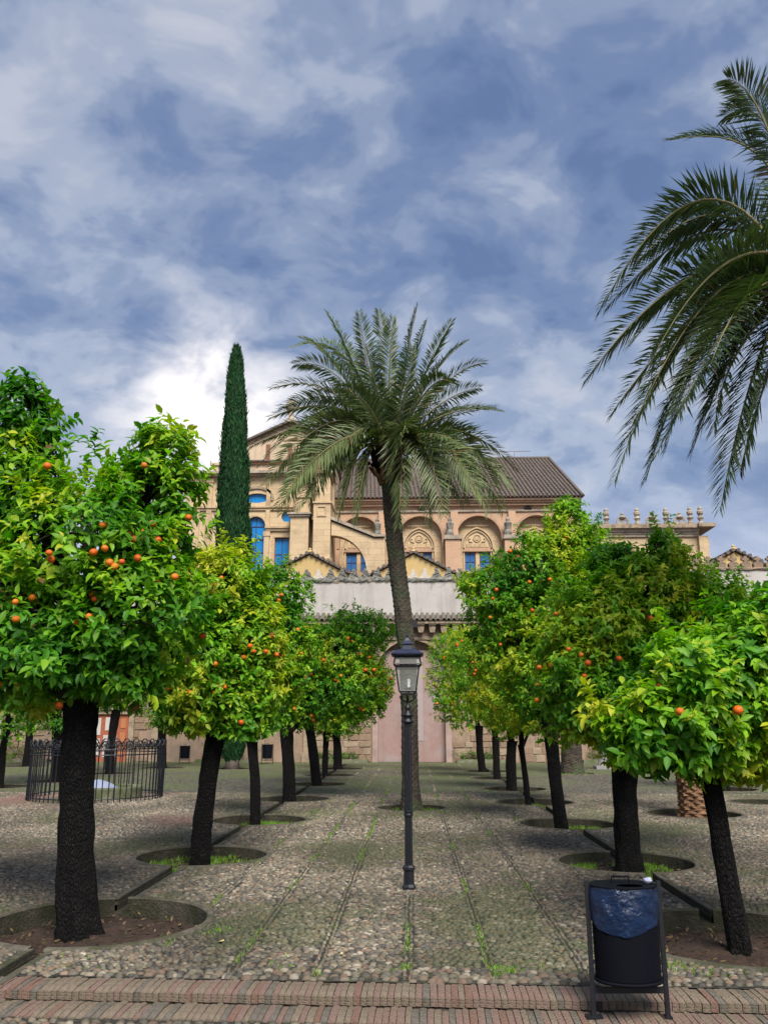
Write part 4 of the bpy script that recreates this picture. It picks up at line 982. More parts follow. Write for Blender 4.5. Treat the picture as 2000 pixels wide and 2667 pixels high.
# ---- yellow gables of the prayer-hall roofs behind the merlons
for i, gx in enumerate((-10.15, -5.02, 0.06, 5.15, 10.3, 15.5)):
    where = ['behind the cypress side orange trees', 'above the wall left of the central palm trunk', 'just right of the central palm trunk', 'behind the tall orange crowns on the right', 'below the pinnacled block', 'beside the right end of the pinnacled block'][i]
    g = thing('gabled_roof', 'yellow plaster gable with tiled roof ' + where, 'roof', (gx, 39.6, 0), 'prayer hall gables')
    ap = 9.66; hw = 2.2; zb = ap - hw * 0.52
    b = MB(); b.prism([(-hw, 7.0), (hw, 7.0), (hw, zb), (0, ap), (-hw, zb)], 0.0, 0.3); b.build('gable_wall', M_YELLOW, g)
    for s in (-1, 1):
        b = MB(); b.add([(s * (hw + 0.15), -0.12, zb - 0.02), (0, -0.12, ap + 0.06), (0, 14, ap + 0.06), (s * (hw + 0.15), 14, zb - 0.02),
                         (s * (hw + 0.15), -0.12, zb + 0.07), (0, -0.12, ap + 0.15), (0, 14, ap + 0.15), (s * (hw + 0.15), 14, zb + 0.07)],
                        [(0, 1, 5, 4), (4, 5, 6, 7), (0, 4, 7, 3), (0, 3, 2, 1), (2, 3, 7, 6)])
        r_ = b.build('roof_slope', M_ROOF, g)
        for k in range(9):
            u = (k + 0.5) / 9; x = s * (hw + 0.15) * (1 - u); z = zb + 0.06 + (ap - zb + 0.08) * u
            tb = MB(); tb.tube([(x, -0.2, z), (x, 0.3, z)], 0.09, 7); tb.build('verge_tile', M_ROOF, r_)
    b = MB(); b.lathe([(0.16, 0), (0.16, 0.12), (0.08, 0.2), (0.1, 0.26), (0.0, 0.34)], (0, 0.1, ap + 0.05), 8); b.build('finial', M_YELLOW, g)

# ---- the nave
NV = thing('cathedral_nave', 'long pink brick nave with dark tiled roof and pointed twin windows behind the palm', 'building', (0, 62, 0))
ARCH = [(-4.04, 1.55), (0.62, 1.66), (5.1, 1.72), (9.55, 1.6)]
mb = MB(); hs = [arch_poly(x, 9.5, 17.15 - hw, hw, 'round', 22) for x, hw in ARCH]
wall_sheet(mb, [(-6.1, 6), (12.75, 6), (12.75, 18.4), (-6.1, 18.4)], hs, 0, 0.62, 14)
mb.build('wall', M_NAVE, NV)
for x, hw in ARCH:
    b = MB(); arch_band(b, arch_poly(x, 14.6, 17.15 - hw, hw, 'round', 22), 0.2, -0.06, 0.1); b.build('arch_moulding', M_NTRIM, NV)
    xc = x - 0.1
    back = MB(); hw2 = 1.02
    o1 = (xc - 0.98, xc - 0.14, 12.9, 14.42); o2 = (xc + 0.14, xc + 0.98, 12.9, 14.42)
    wall_sheet(back, [(x - hw - 0.2, 9.3), (x + hw + 0.2, 9.3), (x + hw + 0.2, 17.4), (x - hw - 0.2, 17.4)],
               [[(a, c), (b_, c), (b_, d), (a, d)] for a, b_, c, d in (o1, o2)], 0.6, 0.25)
    nb = back.build('niche_back', M_GOLD, NV)
    b = MB(); pp_ = arch_poly(xc, 12.9, 14.75, 1.16, 'pointed', 20, 1.5)
    arch_band(b, pp_, 0.12, 0.42, 0.62); arch_band(b, arch_poly(xc, 12.9, 14.75, 1.0, 'pointed', 20, 1.3), 0.09, 0.5, 0.62); b.build('pointed_moulding', M_GOLDP, NV)
    b = MB(); b.box(xc - 1.18, xc + 1.18, 0.44, 0.6, 14.44, 14.6); b.box(xc - 1.1, xc + 1.1, 0.5, 0.6, 14.605, 14.75); b.build('lintel', M_NTRIM, NV)
    b = MB()                                           # carved tympanum
    b.lathe([(0.0, -0.05), (0.3, -0.02), (0.36, 0.02), (0.3, 0.05)], (0, 0, 0), 18) if False else None
    for k in range(5):
        b.box(xc - 0.85 + k * 0.35, xc - 0.55 + k * 0.35, 0.54 - 0.01 * (k % 2), 0.598, 14.8, 15.08)
    ring = [(xc + 0.27 * math.cos(2 * math.pi * i / 18), 0.57, 15.5 + 0.27 * math.sin(2 * math.pi * i / 18)) for i in range(18)]
    b.tube(ring, 0.05, 6, closed=True)
    for s in (-1, 1):
        b.tube([(xc + s * 0.35, 0.57, 15.2), (xc + s * 0.6, 0.56, 15.25), (xc + s * 0.66, 0.56, 15.45), (xc + s * 0.5, 0.57, 15.5)], 0.05, 6)
    b.prism([(xc - 0.16, 15.36), (xc + 0.16, 15.36), (xc + 0.18, 15.58), (xc, 15.68), (xc - 0.18, 15.58)], 0.53, 0.598)
    b.build('carved_tympanum', M_GOLDP, NV)
    b = MB(); b.box(x - 1.05, x + 0.85, 0.46, 0.6, 16.45, 16.53)
    for k in range(16): b.box(x - 1.0 + k * 0.115, x - 0.94 + k * 0.115, 0.5, 0.6, 16.36, 16.448)
    b.build('dentil_band', M_GOLDP, NV)
    for a, b_, c, d in (o1, o2): win_rect(NV, a + 0.06, b_ - 0.06, c + 0.06, d - 0.06, 0.72, M_BLUE2, 2, 2, 0.06, 0.035)
b = MB(); b.box(-6.3, 12.95, -0.12, 0.05, 17.45, 17.6); b.build('frieze', M_COPING, NV)
b = MB(); b.box(-6.3, 12.95, -0.3, 0.05, 17.9, 18.1); b.box(-6.3, 12.95, -0.45, 0.05, 18.105, 18.25); b.box(-6.3, 12.95, -0.6, 0.05, 18.255, 18.42); b.build('cornice', M_NTRIM, NV)
for x in (0.72, 8.9):
    b = MB(); b.lathe([(0.3, 0), (0.3, 0.12)], (0, 0, 0), 12)
    b = MB(); b.prism([(x + 0.28 * math.cos(math.pi * i / 10), 17.62 + 0.28 * math.sin(math.pi * i / 10)) for i in range(11)], -0.2, 0.02); b.build('vent', M_DARK, NV)
for x0, x1 in ((-2.95, -1.98), (2.49, 3.64), (6.95, 8.0), (11.3, 12.3)):
    b = MB(); b.box(x0, x1, -1.0, -0.01, 7, 15.1); bt = b.build('buttress', M_NAVE if x0 > 0 else M_GOLD, NV)
    b = MB(); b.box(x0 - 0.12, x1 + 0.12, -1.12, -0.01, 15.102, 15.25); b.box(x0 - 0.05, x1 + 0.05, -1.05, -0.01, 15.253, 15.42); b.build('cap', M_COPING, bt)
    xm = (x0 + x1) / 2
    b = MB(); b.box(xm - 0.1, xm + 0.45, -0.3, -0.01, 15.425, 17.44); b.build('pilaster', M_NAVE, bt)
    b = MB(); b.lathe([(0.28, 0), (0.3, 0.25), (0.2, 0.5), (0.26, 0.75), (0.3, 1.0), (0.12, 1.12), (0.16, 1.3), (0.05, 1.5)], (xm - 0.2, -0.55, 15.42), 9); b.build('weathered_statue', M_MERLON, bt)
rf = MB(); rf.add([(-6.5, -0.72, 18.42), (13.1, -0.72, 18.42), (12.0, 7.2, 24.0), (-6.9, 7.2, 24.0), (12.0, 15, 18.4), (-6.9, 15, 18.4)], [(0, 1, 2, 3), (1, 4, 2), (3, 2, 4, 5)])
roof = rf.build('roof', M_ROOFBED, NV)
tl = MB(); tile_slope(tl, None, -6.45, 13.05, -0.75, 18.45, 7.2, 24.02, 0.31, 0.5, 0.105, -0.4, -1.05)
tag(tl.build('roof_tiles', M_ROOF, roof), kind='stuff')
b = MB(); b.tube([(-7, 7.2, 24.08), (12.05, 7.2, 24.08)], 0.16, 8); b.build('ridge_cap', M_ROOF, roof)
b = MB(); b.tube([(13.05, -0.75, 18.5), (12.0, 7.2, 24.08)], 0.13, 8); b.build('hip_cap', M_ROOF, roof)
b = MB(); b.tube([(-3, 7.2, 24.6), (10.4, 7.2, 24.75)], 0.03, 6)
for x in (-2, 2, 5.5, 9): b.tube([(x, 7.2, 24.1), (x, 7.2, 24.66)], 0.03, 6)
b.build('lightning_cable', M_METAL, roof)

# ---- the transept on the left
TR = thing('cathedral_transept', 'golden stone transept front with blue windows and pediment behind the cypress', 'building', (0, 60, 0))
arched = arch_poly(-11.72, 12.2, 16.0, 0.72, 'round', 16)
oval = [(-11.72 + 0.9 * math.cos(2 * math.pi * i / 28), 18.18 + 0.38 * math.sin(2 * math.pi * i / 28)) for i in range(28)]
rnd = [(-9.4 + 0.42 * math.cos(2 * math.pi * i / 20), 16.72 + 0.42 * math.sin(2 * math.pi * i / 20)) for i in range(20)]
rect = [(-10.26, 12.6), (-9.18, 12.6), (-9.18, 15.1), (-10.26, 15.1)]
mb = MB(); wall_sheet(mb, [(-17.2, 6), (-8.95, 6), (-8.95, 20.0), (-17.2, 20.0)], [arched, oval, rnd, rect], 0, 0.4, 9)
mb.build('wall', M_GOLD, TR)
win_poly(TR, arched, 0.25, M_BLUE, [(-11.75, -11.69, 12.25, 16.6)] + [(-12.4, -11.04, z - 0.03, z + 0.03) for z in (13.0, 14.0, 15.0, 16.0)])
win_poly(TR, oval, 0.25, M_BLUE)
win_poly(TR, rnd, 0.25, M_BLUE)
win_rect(TR, -10.2, -9.24, 12.66, 15.04, 0.25, M_BLUE, 2, 2)
b = MB(); b.box(-10.38, -9.06, -0.06, 0.02, 15.11, 15.26); b.box(-10.4, -10.28, -0.06, 0.02, 12.4, 15.1); b.box(-9.16, -9.04, -0.06, 0.02, 12.4, 15.1); b.build('window_surround', M_GOLDP, TR)
b = MB(); arch_band(b, arched, 0.14, -0.08, 0.05); b.build('arch_surround', M_GOLDP, TR)
b = MB(); arch_band(b, [(-12.8, 18.0), (-10.64, 18.0)] + [(-11.72 + 1.12 * math.cos(math.pi * i / 16), 18.15 + 0.75 * math.sin(math.pi * i / 16)) for i in range(17)], 0.18, -0.12, 0.05); b.build('hood_mould', M_CORBEL, TR)
b = MB(); b.box(-17.4, -8.9, -0.22, 0.02, 17.38, 17.5); b.box(-17.4, -8.9, -0.12, 0.02, 17.2, 17.378); b.build('string_course', M_GOLDP, TR)
b = MB(); b.box(-11.0, -8.95, -0.26, 0.02, 15.78, 15.92); b.box(-10.95, -8.97, -0.16, 0.02, 15.6, 15.778); b.build('lower_cornice', M_GOLDP, TR)
for x in (-16.2, -15.3, -13.0, -10.85):
    b = MB(); b.box(x - 0.2, x + 0.2, -0.14, 0.02, 8, 15.55 if x > -11 else 19.6); b.box(x - 0.26, x + 0.26, -0.19, 0.02, 15.2 if x > -11 else 19.4, 15.55 if x > -11 else 19.7); b.build('pilaster', M_GOLDP, TR)
b = MB(); b.box(-10.98, -10.66, -0.12, 0.02, 15.95, 17.2); b.box(-10.98, -10.66, -0.12, 0.02, 17.52, 19.7); b.build('upper_pilaster', M_GOLDP, TR)
MB().box(-8.94, -5.9, 0.3, 9, 6, 19.98).build('side_wall', M_GOLD, TR)
b = MB(); b.box(-17.5, -5.8, -0.35, 0.02, 19.85, 20.0); b.box(-17.6, -5.75, -0.6, 0.02, 20.003, 20.2); b.build('cornice', M_COPING, TR)
b = MB(); b.box(-15.15, -14.3, -0.3, 0.5, 20.2, 20.7); b.box(-15.3, -14.15, -0.42, 0.6, 20.703, 20.9); b.build('parapet_block', M_CREAM, TR)
b = MB(); b.box(-13.0, -5.9, 0.6, 9, 20.15, 21.2); b.build('attic_wall', M_CREAM, TR)
nich = arch_poly(-10.55, 20.25, 20.7, 0.45, 'round', 12)
b = MB(); b.prism(nich, 0.56, 0.62); b.build('attic_niche', mat('niche_shade_plaster', (0.46, 0.36, 0.25), (0.42, 0.32, 0.22), 0.9, 2), TR)
b = MB(); b.box(-13.15, -5.75, 0.3, 9, 21.203, 21.32); b.build('tile_band', M_ROOF, TR)
b = MB(); b.box(-13.08, -5.8, 0.4, 9, 21.05, 21.19); b.build('red_band', M_BROWN, TR)
b = MB(); b.prism([(-12.95, 21.325), (-5.95, 21.325), (-5.95, 22.86), (-9.42, 24.5), (-12.95, 22.86)], 0.8, 9); b.build('pediment_wall', M_CREAM, TR)
for x in (-11.14, -9.42, -7.7):
    MB().box(x - 0.16, x + 0.16, 0.74, 0.79, 21.4, 22.72).build('slit_window', M_BROWN, TR)
for s in (-1, 1):
    b = MB(); xe = -9.42 + s * 3.75
    b.add([(xe, 0.4, 22.74), (-9.42, 0.4, 24.5), (-9.42, 9.5, 24.5), (xe, 9.5, 22.74), (xe, 0.4, 22.9), (-9.42, 0.4, 24.68), (-9.42, 9.5, 24.68), (xe, 9.5, 22.9)],
          [(0, 1, 5, 4), (4, 5, 6, 7), (0, 4, 7, 3), (0, 3, 2, 1), (2, 3, 7, 6)])
    b.build('roof_slope', M_ROOF, TR)
b = MB(); b.lathe([(0.5, 0), (0.45, 0.3), (0.22, 0.5), (0.2, 0.9), (0.4, 1.15), (0.45, 1.5), (0.3, 1.85), (0.0, 2.0)], (-9.42, 0.8, 24.45), 12); b.build('ball_finial', M_COPING, TR)
# buttress towers on its right
b = MB(); b.box(-8.93, -7.6, -1.2, 2, 6, 16.4); b.build('pier', M_GOLD, TR)
b = MB(); b.box(-9.05, -7.5, -1.35, 2, 16.403, 16.55); b.box(-9.15, -7.4, -1.45, 2, 16.553, 16.68); b.build('pier_cap', M_COPING, TR)
b = MB(); b.box(-8.6, -7.55, -1.0, 1.5, 16.69, 17.9); b.prism([(-8.7, 17.903), (-7.45, 17.903), (-7.6, 18.3), (-8.1, 18.7), (-8.6, 18.3)], -1.1, 1.5); b.build('pier_top', M_GOLDP, TR)
b = MB(); b.box(-7.2, -5.95, -1.6, 1.5, 6, 17.3); b.box(-7.3, -5.85, -1.7, 1.5, 17.303, 17.45); b.box(-7.1, -6.0, -1.5, 1.5, 17.453, 19.6); b.box(-7.35, -5.8, -1.75, 1.5, 19.603, 19.85); b.build('tall_pier', M_GOLD, TR)
b = MB(); b.box(-6.95, -6.25, -1.66, -1.6, 16.3, 16.4); b.box(-6.95, -6.25, -1.66, -1.6, 17.0, 17.1); b.box(-6.95, -6.85, -1.66, -1.6, 16.405, 16.995); b.box(-6.35, -6.25, -1.66, -1.6, 16.405, 16.995); b.build('panel_frame', M_GOLDP, TR)
b = MB(); b.lathe([(0.2, 0), (0.5, 0.25), (0.62, 0.5), (0.66, 0.7), (0.6, 0.75)], (-6.4, -1.6, 12.4), 12); b.build('corbel_bowl', M_GOLDP, TR)
# flying buttress
fl = [(-5.9, 15.98), (-2.8, 14.72), (-2.0, 14.72), (-2.0, 12.0), (-3.3, 12.0)]
fl += [(-5.9 + 2.6 * math.cos(math.pi / 2 * i / 12), 12.2 + 2.75 * math.sin(math.pi / 2 * i / 12)) for i in range(1, 13)]
b = MB(); b.prism(fl, -1.3, -0.4); b.build('flying_buttress', M_GOLD, TR)
b = MB(); b.prism([(-7.3, 16.1), (-5.9, 16.1), (-2.75, 14.8), (-2.0, 14.8), (-2.0, 14.98), (-2.7, 14.98), (-5.85, 16.33), (-7.3, 16.33)], -1.5, -0.2); b.build('coping', M_COPING, TR)

# ---- the pinnacled block on the right
TW = thing('pinnacled_block', 'golden stone block crowned with a row of carved pinnacles on the right', 'building', (0, 62, 0))
b = MB(); b.box(13.3, 21.6, 0, 8, 6, 15.35); b.build('wall', M_GOLD, TW)
b = MB(); b.box(21.602, 22.3, -0.35, 7.5, 6, 15.36); b.build('corner_pier', M_GOLD, TW)
for z in (9.4, 11, 12.2, 13.4, 14.6): MB().box(22.302, 22.42, -0.2, 0.5, z, z + 0.4).build('quoin', M_GOLDP, TW)
b = MB(); b.box(13.2, 21.7, -0.15, 8, 15.36, 15.55); b.box(13.2, 21.7, -0.22, 8, 15.555, 15.72); b.box(13.2, 21.7, -0.35, 8, 15.725, 15.95); b.build('entablature', M_COPING, TW)
b = MB(); b.box(13.1, 21.9, -0.6, 8.2, 15.955, 16.18); b.box(21.5, 22.75, -0.9, 8.2, 15.97, 16.25); b.box(13.2, 21.8, -0.5, 8.1, 16.185, 16.3); b.build('cornice', M_CORBEL, TW)
for i, (x, h) in enumerate(((14.86, 1.35), (17.2, 1.35), (19.38, 1.35), (21.2, 1.4), (21.98, 1.5))):
    b = MB(); q = h / 1.35
    b.lathe([(0.2, 0), (0.2, 0.2 * q), (0.13, 0.28 * q), (0.17, 0.4 * q), (0.26, 0.52 * q), (0.17, 0.62 * q), (0.15, 0.72 * q), (0.24, 0.82 * q), (0.25, 0.98 * q), (0.14, 1.08 * q), (0.17, 1.18 * q), (0.12, 1.3 * q), (0.0, 1.38 * q)], (x, 0, 16.3 if i < 4 else 16.25), 10)
    b.build('pinnacle', M_COPING, TW)
for x in (16.08, 18.3, 20.4):
    b = MB(); z = 16.3
    b.box(x - 0.42, x + 0.42, -0.14, 0.14, z, z + 0.1)
    for s in (-1, 1):
        b.tube([(x + s * 0.2 + 0.17 * math.cos(2 * math.pi * i / 14), 0, z + 0.28 + 0.17 * math.sin(2 * math.pi * i / 14)) for i in range(14)], 0.06, 6, closed=True)
        b.tube([(x + s * 0.4, 0, z + 0.12), (x + s * 0.42, 0, z + 0.35), (x + s * 0.3, 0, z + 0.55), (x + s * 0.12, 0, z + 0.68)], 0.07, 6)
    b.lathe([(0.2, 0.5), (0.28, 0.6), (0.16, 0.72), (0.1, 0.8), (0.14, 0.88), (0.0, 1.05)], (x, 0, z), 8)
    b.tube([(x, 0, z + 0.1), (x, 0, z + 0.6)], 0.07, 6)
    b.build('pinnacle', M_COPING, TW)

# ------------------------------------------------------------------ orange trees
LEAF = np.array([(0, 0, 0), (0.3, 0.44, 0.10), (0.3, 0, 0), (0.3, -0.44, 0.10), (0.66, 0.36, 0.03), (0.66, 0, -0.05), (0.66, -0.36, 0.03), (1, 0, -0.17)], float)
LEAF_F = np.array([(0, 2, 1), (0, 3, 2), (1, 2, 5), (1, 5, 4), (2, 3, 6), (2, 6, 5), (4, 5, 7), (5, 6, 7)])
LEAF5 = np.array([(0, 0, 0), (0.42, 0.46, 0.09), (0.42, 0, -0.01), (0.42, -0.46, 0.09), (1, 0, -0.14)], float)
LEAF5_F = np.array([(0, 2, 1), (0, 3, 2), (1, 2, 4), (2, 3, 4)])
G_DEEP = np.array((0.022, 0.105, 0.008)); G_MID = np.array((0.065, 0.225, 0.010)); G_LIGHT = np.array((0.185, 0.37, 0.014)); G_YEL = np.array((0.42, 0.44, 0.025))


def unit(a): return a / np.maximum(np.linalg.norm(a, axis=-1, keepdims=True), 1e-9)


def leaf_frames(lobes, n_clu, per, length, yellow, seed):
    """leaf bases, axes, normals, sizes and tints for clusters spread over the lobes of a crown"""
    rng = np.random.default_rng(seed)
    Lb = np.array(lobes); area = (Lb[:, 3] * Lb[:, 5]); share = area / area.sum()
    C = []; D = []; Rn = []
    for i, lb in enumerate(Lb):
        n = int(n_clu * share[i]) + 4
        d = unit(rng.normal(size=(n, 3)))
        bump = np.array([mnoise.noise(Vector(q * 1.9 + seed + i * 3.1)) + 0.55 * mnoise.noise(Vector(q * 4.3 + seed + i)) for q in d])
        rr = (0.5 + 0.55 * rng.random(n) ** 0.6) * (1 + 0.36 * bump)
        stray = rng.random(n) < 0.05; rr[stray] *= rng.uniform(1.05, 1.25, stray.sum())
        p = lb[:3] + d * lb[3:6] * rr[:, None]
        dep = np.full(n, 9.0)
        for j, l2 in enumerate(Lb):
            if j != i: dep = np.minimum(dep, np.linalg.norm((p - l2[:3]) / l2[3:6], axis=1))
        ok = (dep > 0.66) | (rng.random(n) < 0.15)
        C.append(p[ok]); D.append(d[ok]); Rn.append(np.minimum(rr[ok], dep[ok]))
    C = np.concatenate(C); D = np.concatenate(D); Rn = np.concatenate(Rn); N = len(C)
    D = unit(D + np.array((0, 0, 0.45)) + rng.normal(0, 0.25, (N, 3)))
    # long shoots that break the outline
    sh = np.where((Rn > 0.93) & (rng.random(N) < 0.08))[0]
    for st in range(1, 5):
        sel = sh[rng.random(len(sh)) < (1.0, 0.9, 0.6, 0.35)[st - 1]]
        dd = unit(D[sel] + np.array((0, 0, 0.5)))
        C = np.concatenate([C, C[sel] + dd * (length * 0.62 * st)]); D = np.concatenate([D, dd]); Rn = np.concatenate([Rn, Rn[sel] + 0.12])
    N = len(C)
    # young pale shoots in patches, old deep green inside
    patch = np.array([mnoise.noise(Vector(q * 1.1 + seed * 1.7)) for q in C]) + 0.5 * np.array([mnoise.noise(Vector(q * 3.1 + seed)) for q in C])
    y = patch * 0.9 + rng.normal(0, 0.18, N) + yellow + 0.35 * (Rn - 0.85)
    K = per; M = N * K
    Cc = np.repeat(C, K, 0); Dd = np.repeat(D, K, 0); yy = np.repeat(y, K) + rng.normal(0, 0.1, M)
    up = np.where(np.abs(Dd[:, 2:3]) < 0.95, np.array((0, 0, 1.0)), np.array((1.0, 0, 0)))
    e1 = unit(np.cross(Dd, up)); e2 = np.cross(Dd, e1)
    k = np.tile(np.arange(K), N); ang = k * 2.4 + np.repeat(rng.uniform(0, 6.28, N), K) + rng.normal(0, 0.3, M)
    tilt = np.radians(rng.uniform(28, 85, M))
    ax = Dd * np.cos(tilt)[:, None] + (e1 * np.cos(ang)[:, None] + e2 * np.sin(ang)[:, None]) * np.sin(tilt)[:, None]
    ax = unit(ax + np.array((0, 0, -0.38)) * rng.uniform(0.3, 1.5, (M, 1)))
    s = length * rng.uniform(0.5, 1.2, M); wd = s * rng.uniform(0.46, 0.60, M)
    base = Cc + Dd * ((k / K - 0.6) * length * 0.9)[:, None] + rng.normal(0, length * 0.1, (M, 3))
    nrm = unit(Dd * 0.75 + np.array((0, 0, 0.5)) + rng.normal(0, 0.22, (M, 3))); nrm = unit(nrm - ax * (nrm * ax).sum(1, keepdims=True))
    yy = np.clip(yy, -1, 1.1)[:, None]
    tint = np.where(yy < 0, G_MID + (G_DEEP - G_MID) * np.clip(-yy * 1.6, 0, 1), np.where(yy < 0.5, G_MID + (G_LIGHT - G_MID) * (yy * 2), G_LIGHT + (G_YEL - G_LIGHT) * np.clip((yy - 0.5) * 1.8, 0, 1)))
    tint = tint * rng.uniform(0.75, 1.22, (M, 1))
    dead = rng.random(M) < 0.006; tint[dead] = np.array((0.20, 0.11, 0.035))
    return base, ax, nrm, s, wd, tint, C


def leaves_mesh(name, base, ax, nrm, s, wd, tint, shape, faces, m):
    w = np.cross(nrm, ax); n = len(base); k = len(shape)
    V = base[:, None] + ax[:, None] * (shape[None, :, 0:1] * s[:, None, None]) + w[:, None] * (shape[None, :, 1:2] * wd[:, None, None]) + nrm[:, None] * (shape[None, :, 2:3] * s[:, None, None])
    F = (faces[None] + (np.arange(n) * k)[:, None, None]).reshape(-1, 3)
    return np_mesh(name, V.reshape(-1, 3), F, m, True, np.repeat(tint, k, 0))


LEAF_TINTS = [G_DEEP * 1.2, G_MID * 0.8, G_MID, (G_MID + G_LIGHT) / 2, G_LIGHT, G_LIGHT * 1.15, (G_LIGHT + G_YEL) / 2, G_YEL]
LEAF_ME = [np_mesh('leaf', LEAF, LEAF_F, M_LEAF, True, np.repeat(np.asarray(t_)[None], 8, 0)) for t_ in LEAF_TINTS]


def orange_mesh(m):
    b = bmesh.new(); bmesh.ops.create_icosphere(b, subdivisions=2, radius=1.0)
    for v in b.verts:
        v.co.z *= 0.93
        if v.co.z > 0.8: v.co.z -= 0.06
    me = bpy.data.meshes.new('orange'); b.to_mesh(me); b.free(); me.materials.append(m)
    me.polygons.foreach_set('use_smooth', [True] * len(me.polygons)); return me
OR_ME = [orange_mesh(m) for m in M_ORANGES]


def trunk_mesh(path, dia, seed, flare=1.5, segs=14, rings=26, bark=1.0):
    P = [Vector(p) for p in path]; P[0].z = -0.24
    def at(u):
        x = u * (len(P) - 1); i = min(int(x), len(P) - 2); t = x - i
        a = P[max(i - 1, 0)]; b = P[i]; c = P[i + 1]; d = P[min(i + 2, len(P) - 1)]
        return 0.5 * ((2 * b) + (c - a) * t + (2 * a - 5 * b + 4 * c - d) * t * t + (3 * b - a - 3 * c + d) * t ** 3)
    vs = []; fs = []
    for i in range(rings + 1):
        u = i / rings; c = at(u)
        r = dia / 2 * (1 + (flare - 1) * math.exp(-u * 7) + 0.12 * max(0, u - 0.75) * 4)
        for k in range(segs):
            a = 2 * math.pi * k / segs
            q = Vector((math.cos(a), math.sin(a), 0))
            lob = 1 + 0.10 * math.sin(a * 3 + seed) * math.exp(-u * 4) + 0.26 * math.sin(a * 5 + seed * 2) * math.exp(-u * 13) + bark * (0.10 * nz((q.x * 1.4, q.y * 1.4, c.z * 1.6 + seed), 1) + 0.07 * nz((q.x * 4, q.y * 4, c.z * 5 + seed), 1) + 0.05 * nz((q.x * 9, q.y * 9, c.z * 4 + seed)) - 0.11 * (1 - min(1, 3.5 * abs(nz((q.x * 5, q.y * 5, c.z * 1.3 + seed * 2))))) + 0.16 * max(0, nz((q.x * 1.2 + seed, q.y * 1.2, c.z * 2.3)) - 0.28))
            vs.append(tuple(c + q * r * lob))
    for i in range(rings):
        for k in range(segs):
            fs.append((i * segs + k, i * segs + (k + 1) % segs, (i + 1) * segs + (k + 1) % segs, (i + 1) * segs + k))
    fs.append(tuple(rings * segs + k for k in range(segs)))
    b = MB(); b.add(vs, fs); return b, at(1.0)


PARAM = {   # clusters, leaves each, leaf length, yellow bias, oranges, fruit size
    'L1': (2300, 7, 0.125, 0.10, 34, 0.042), 'L2': (1500, 7, 0.115, 0.44, 14, 0.044), 'L3': (1100, 7, 0.11, 0.02, 9, 0.045), 'L4': (1700, 7, 0.105, 0.22, 20, 0.052),
    'L5': (900, 6, 0.11, 0.0, 8, 0.055), 'L6': (600, 6, 0.115, 0.2, 4, 0.055), 'L7': (600, 6, 0.12, 0.05, 3, 0.055),
    'R1': (1700, 7, 0.13, 0.40, 6, 0.045), 'R2': (2600, 7, 0.115, 0.32, 20, 0.046), 'R3': (2000, 7, 0.11, 0.2, 10, 0.046), 'R4': (1200, 7, 0.105, 0.58, 11, 0.052),
    'R5': (1000, 7, 0.105, 0.62, 12, 0.054), 'R6': (900, 6, 0.11, 0.55, 10, 0.056), 'R7': (800, 6, 0.115, 0.4, 6, 0.058),
    'B1': (500, 6, 0.12, 0.1, 2, 0.05), 'B2': (450, 6, 0.13, 0.1, 0, 0.05), 'B3': (550, 6, 0.12, -0.1, 2, 0.05), 'B4': (450, 6, 0.12, 0.0, 0, 0.05), 'B5': (450, 6, 0.12, 0.1, 2, 0.05),
    'B6': (550, 6, 0.12, 0.15, 2, 0.05), 'B7': (450, 6, 0.13, 0.05, 0, 0.05)}
TLABEL = {
    'L1': 'large dark orange tree at front left with two leafy peaks and many oranges', 'L2': 'yellow-green orange tree on a right-leaning trunk, second in the left row',
    'L3': 'dark green orange tree on a thin straight trunk, third in the left row', 'L4': 'full orange tree with a cluster of oranges, fourth in the left row',
    'L5': 'orange tree with a left-leaning trunk, fifth in the left row', 'L6': 'small orange tree on a gnarled thin trunk, sixth in the left row', 'L7': 'orange tree nearest the back wall in the left row',
    'R1': 'bright green orange tree on a slender leaning trunk behind the blue-bagged bin', 'R2': 'broad orange tree on a thick straight trunk, second in the right row',
    'R3': 'tall dark orange tree peaking above the others, third in the right row', 'R4': 'orange tree on the thinnest leaning trunk, fourth in the right row',
    'R5': 'yellowish orange tree on a stout trunk, fifth in the right row', 'R6': 'orange tree with yellow shoots, sixth in the right row', 'R7': 'orange tree nearest the back wall in the right row',
    'B1': 'orange tree cut by the left edge beside the round railing', 'B2': 'distant orange tree by the wall at far left', 'B3': 'orange tree just behind the round railing, hidden by the front trunk',
    'B4': 'orange tree before the red panelled door', 'B5': 'orange tree with a forked trunk between the red door and a bin', 'B6': 'orange tree behind the leaning front right trunk', 'B7': 'distant orange tree by the wall at the right edge'}
CAMP = np.array((0, 0, 1.7))
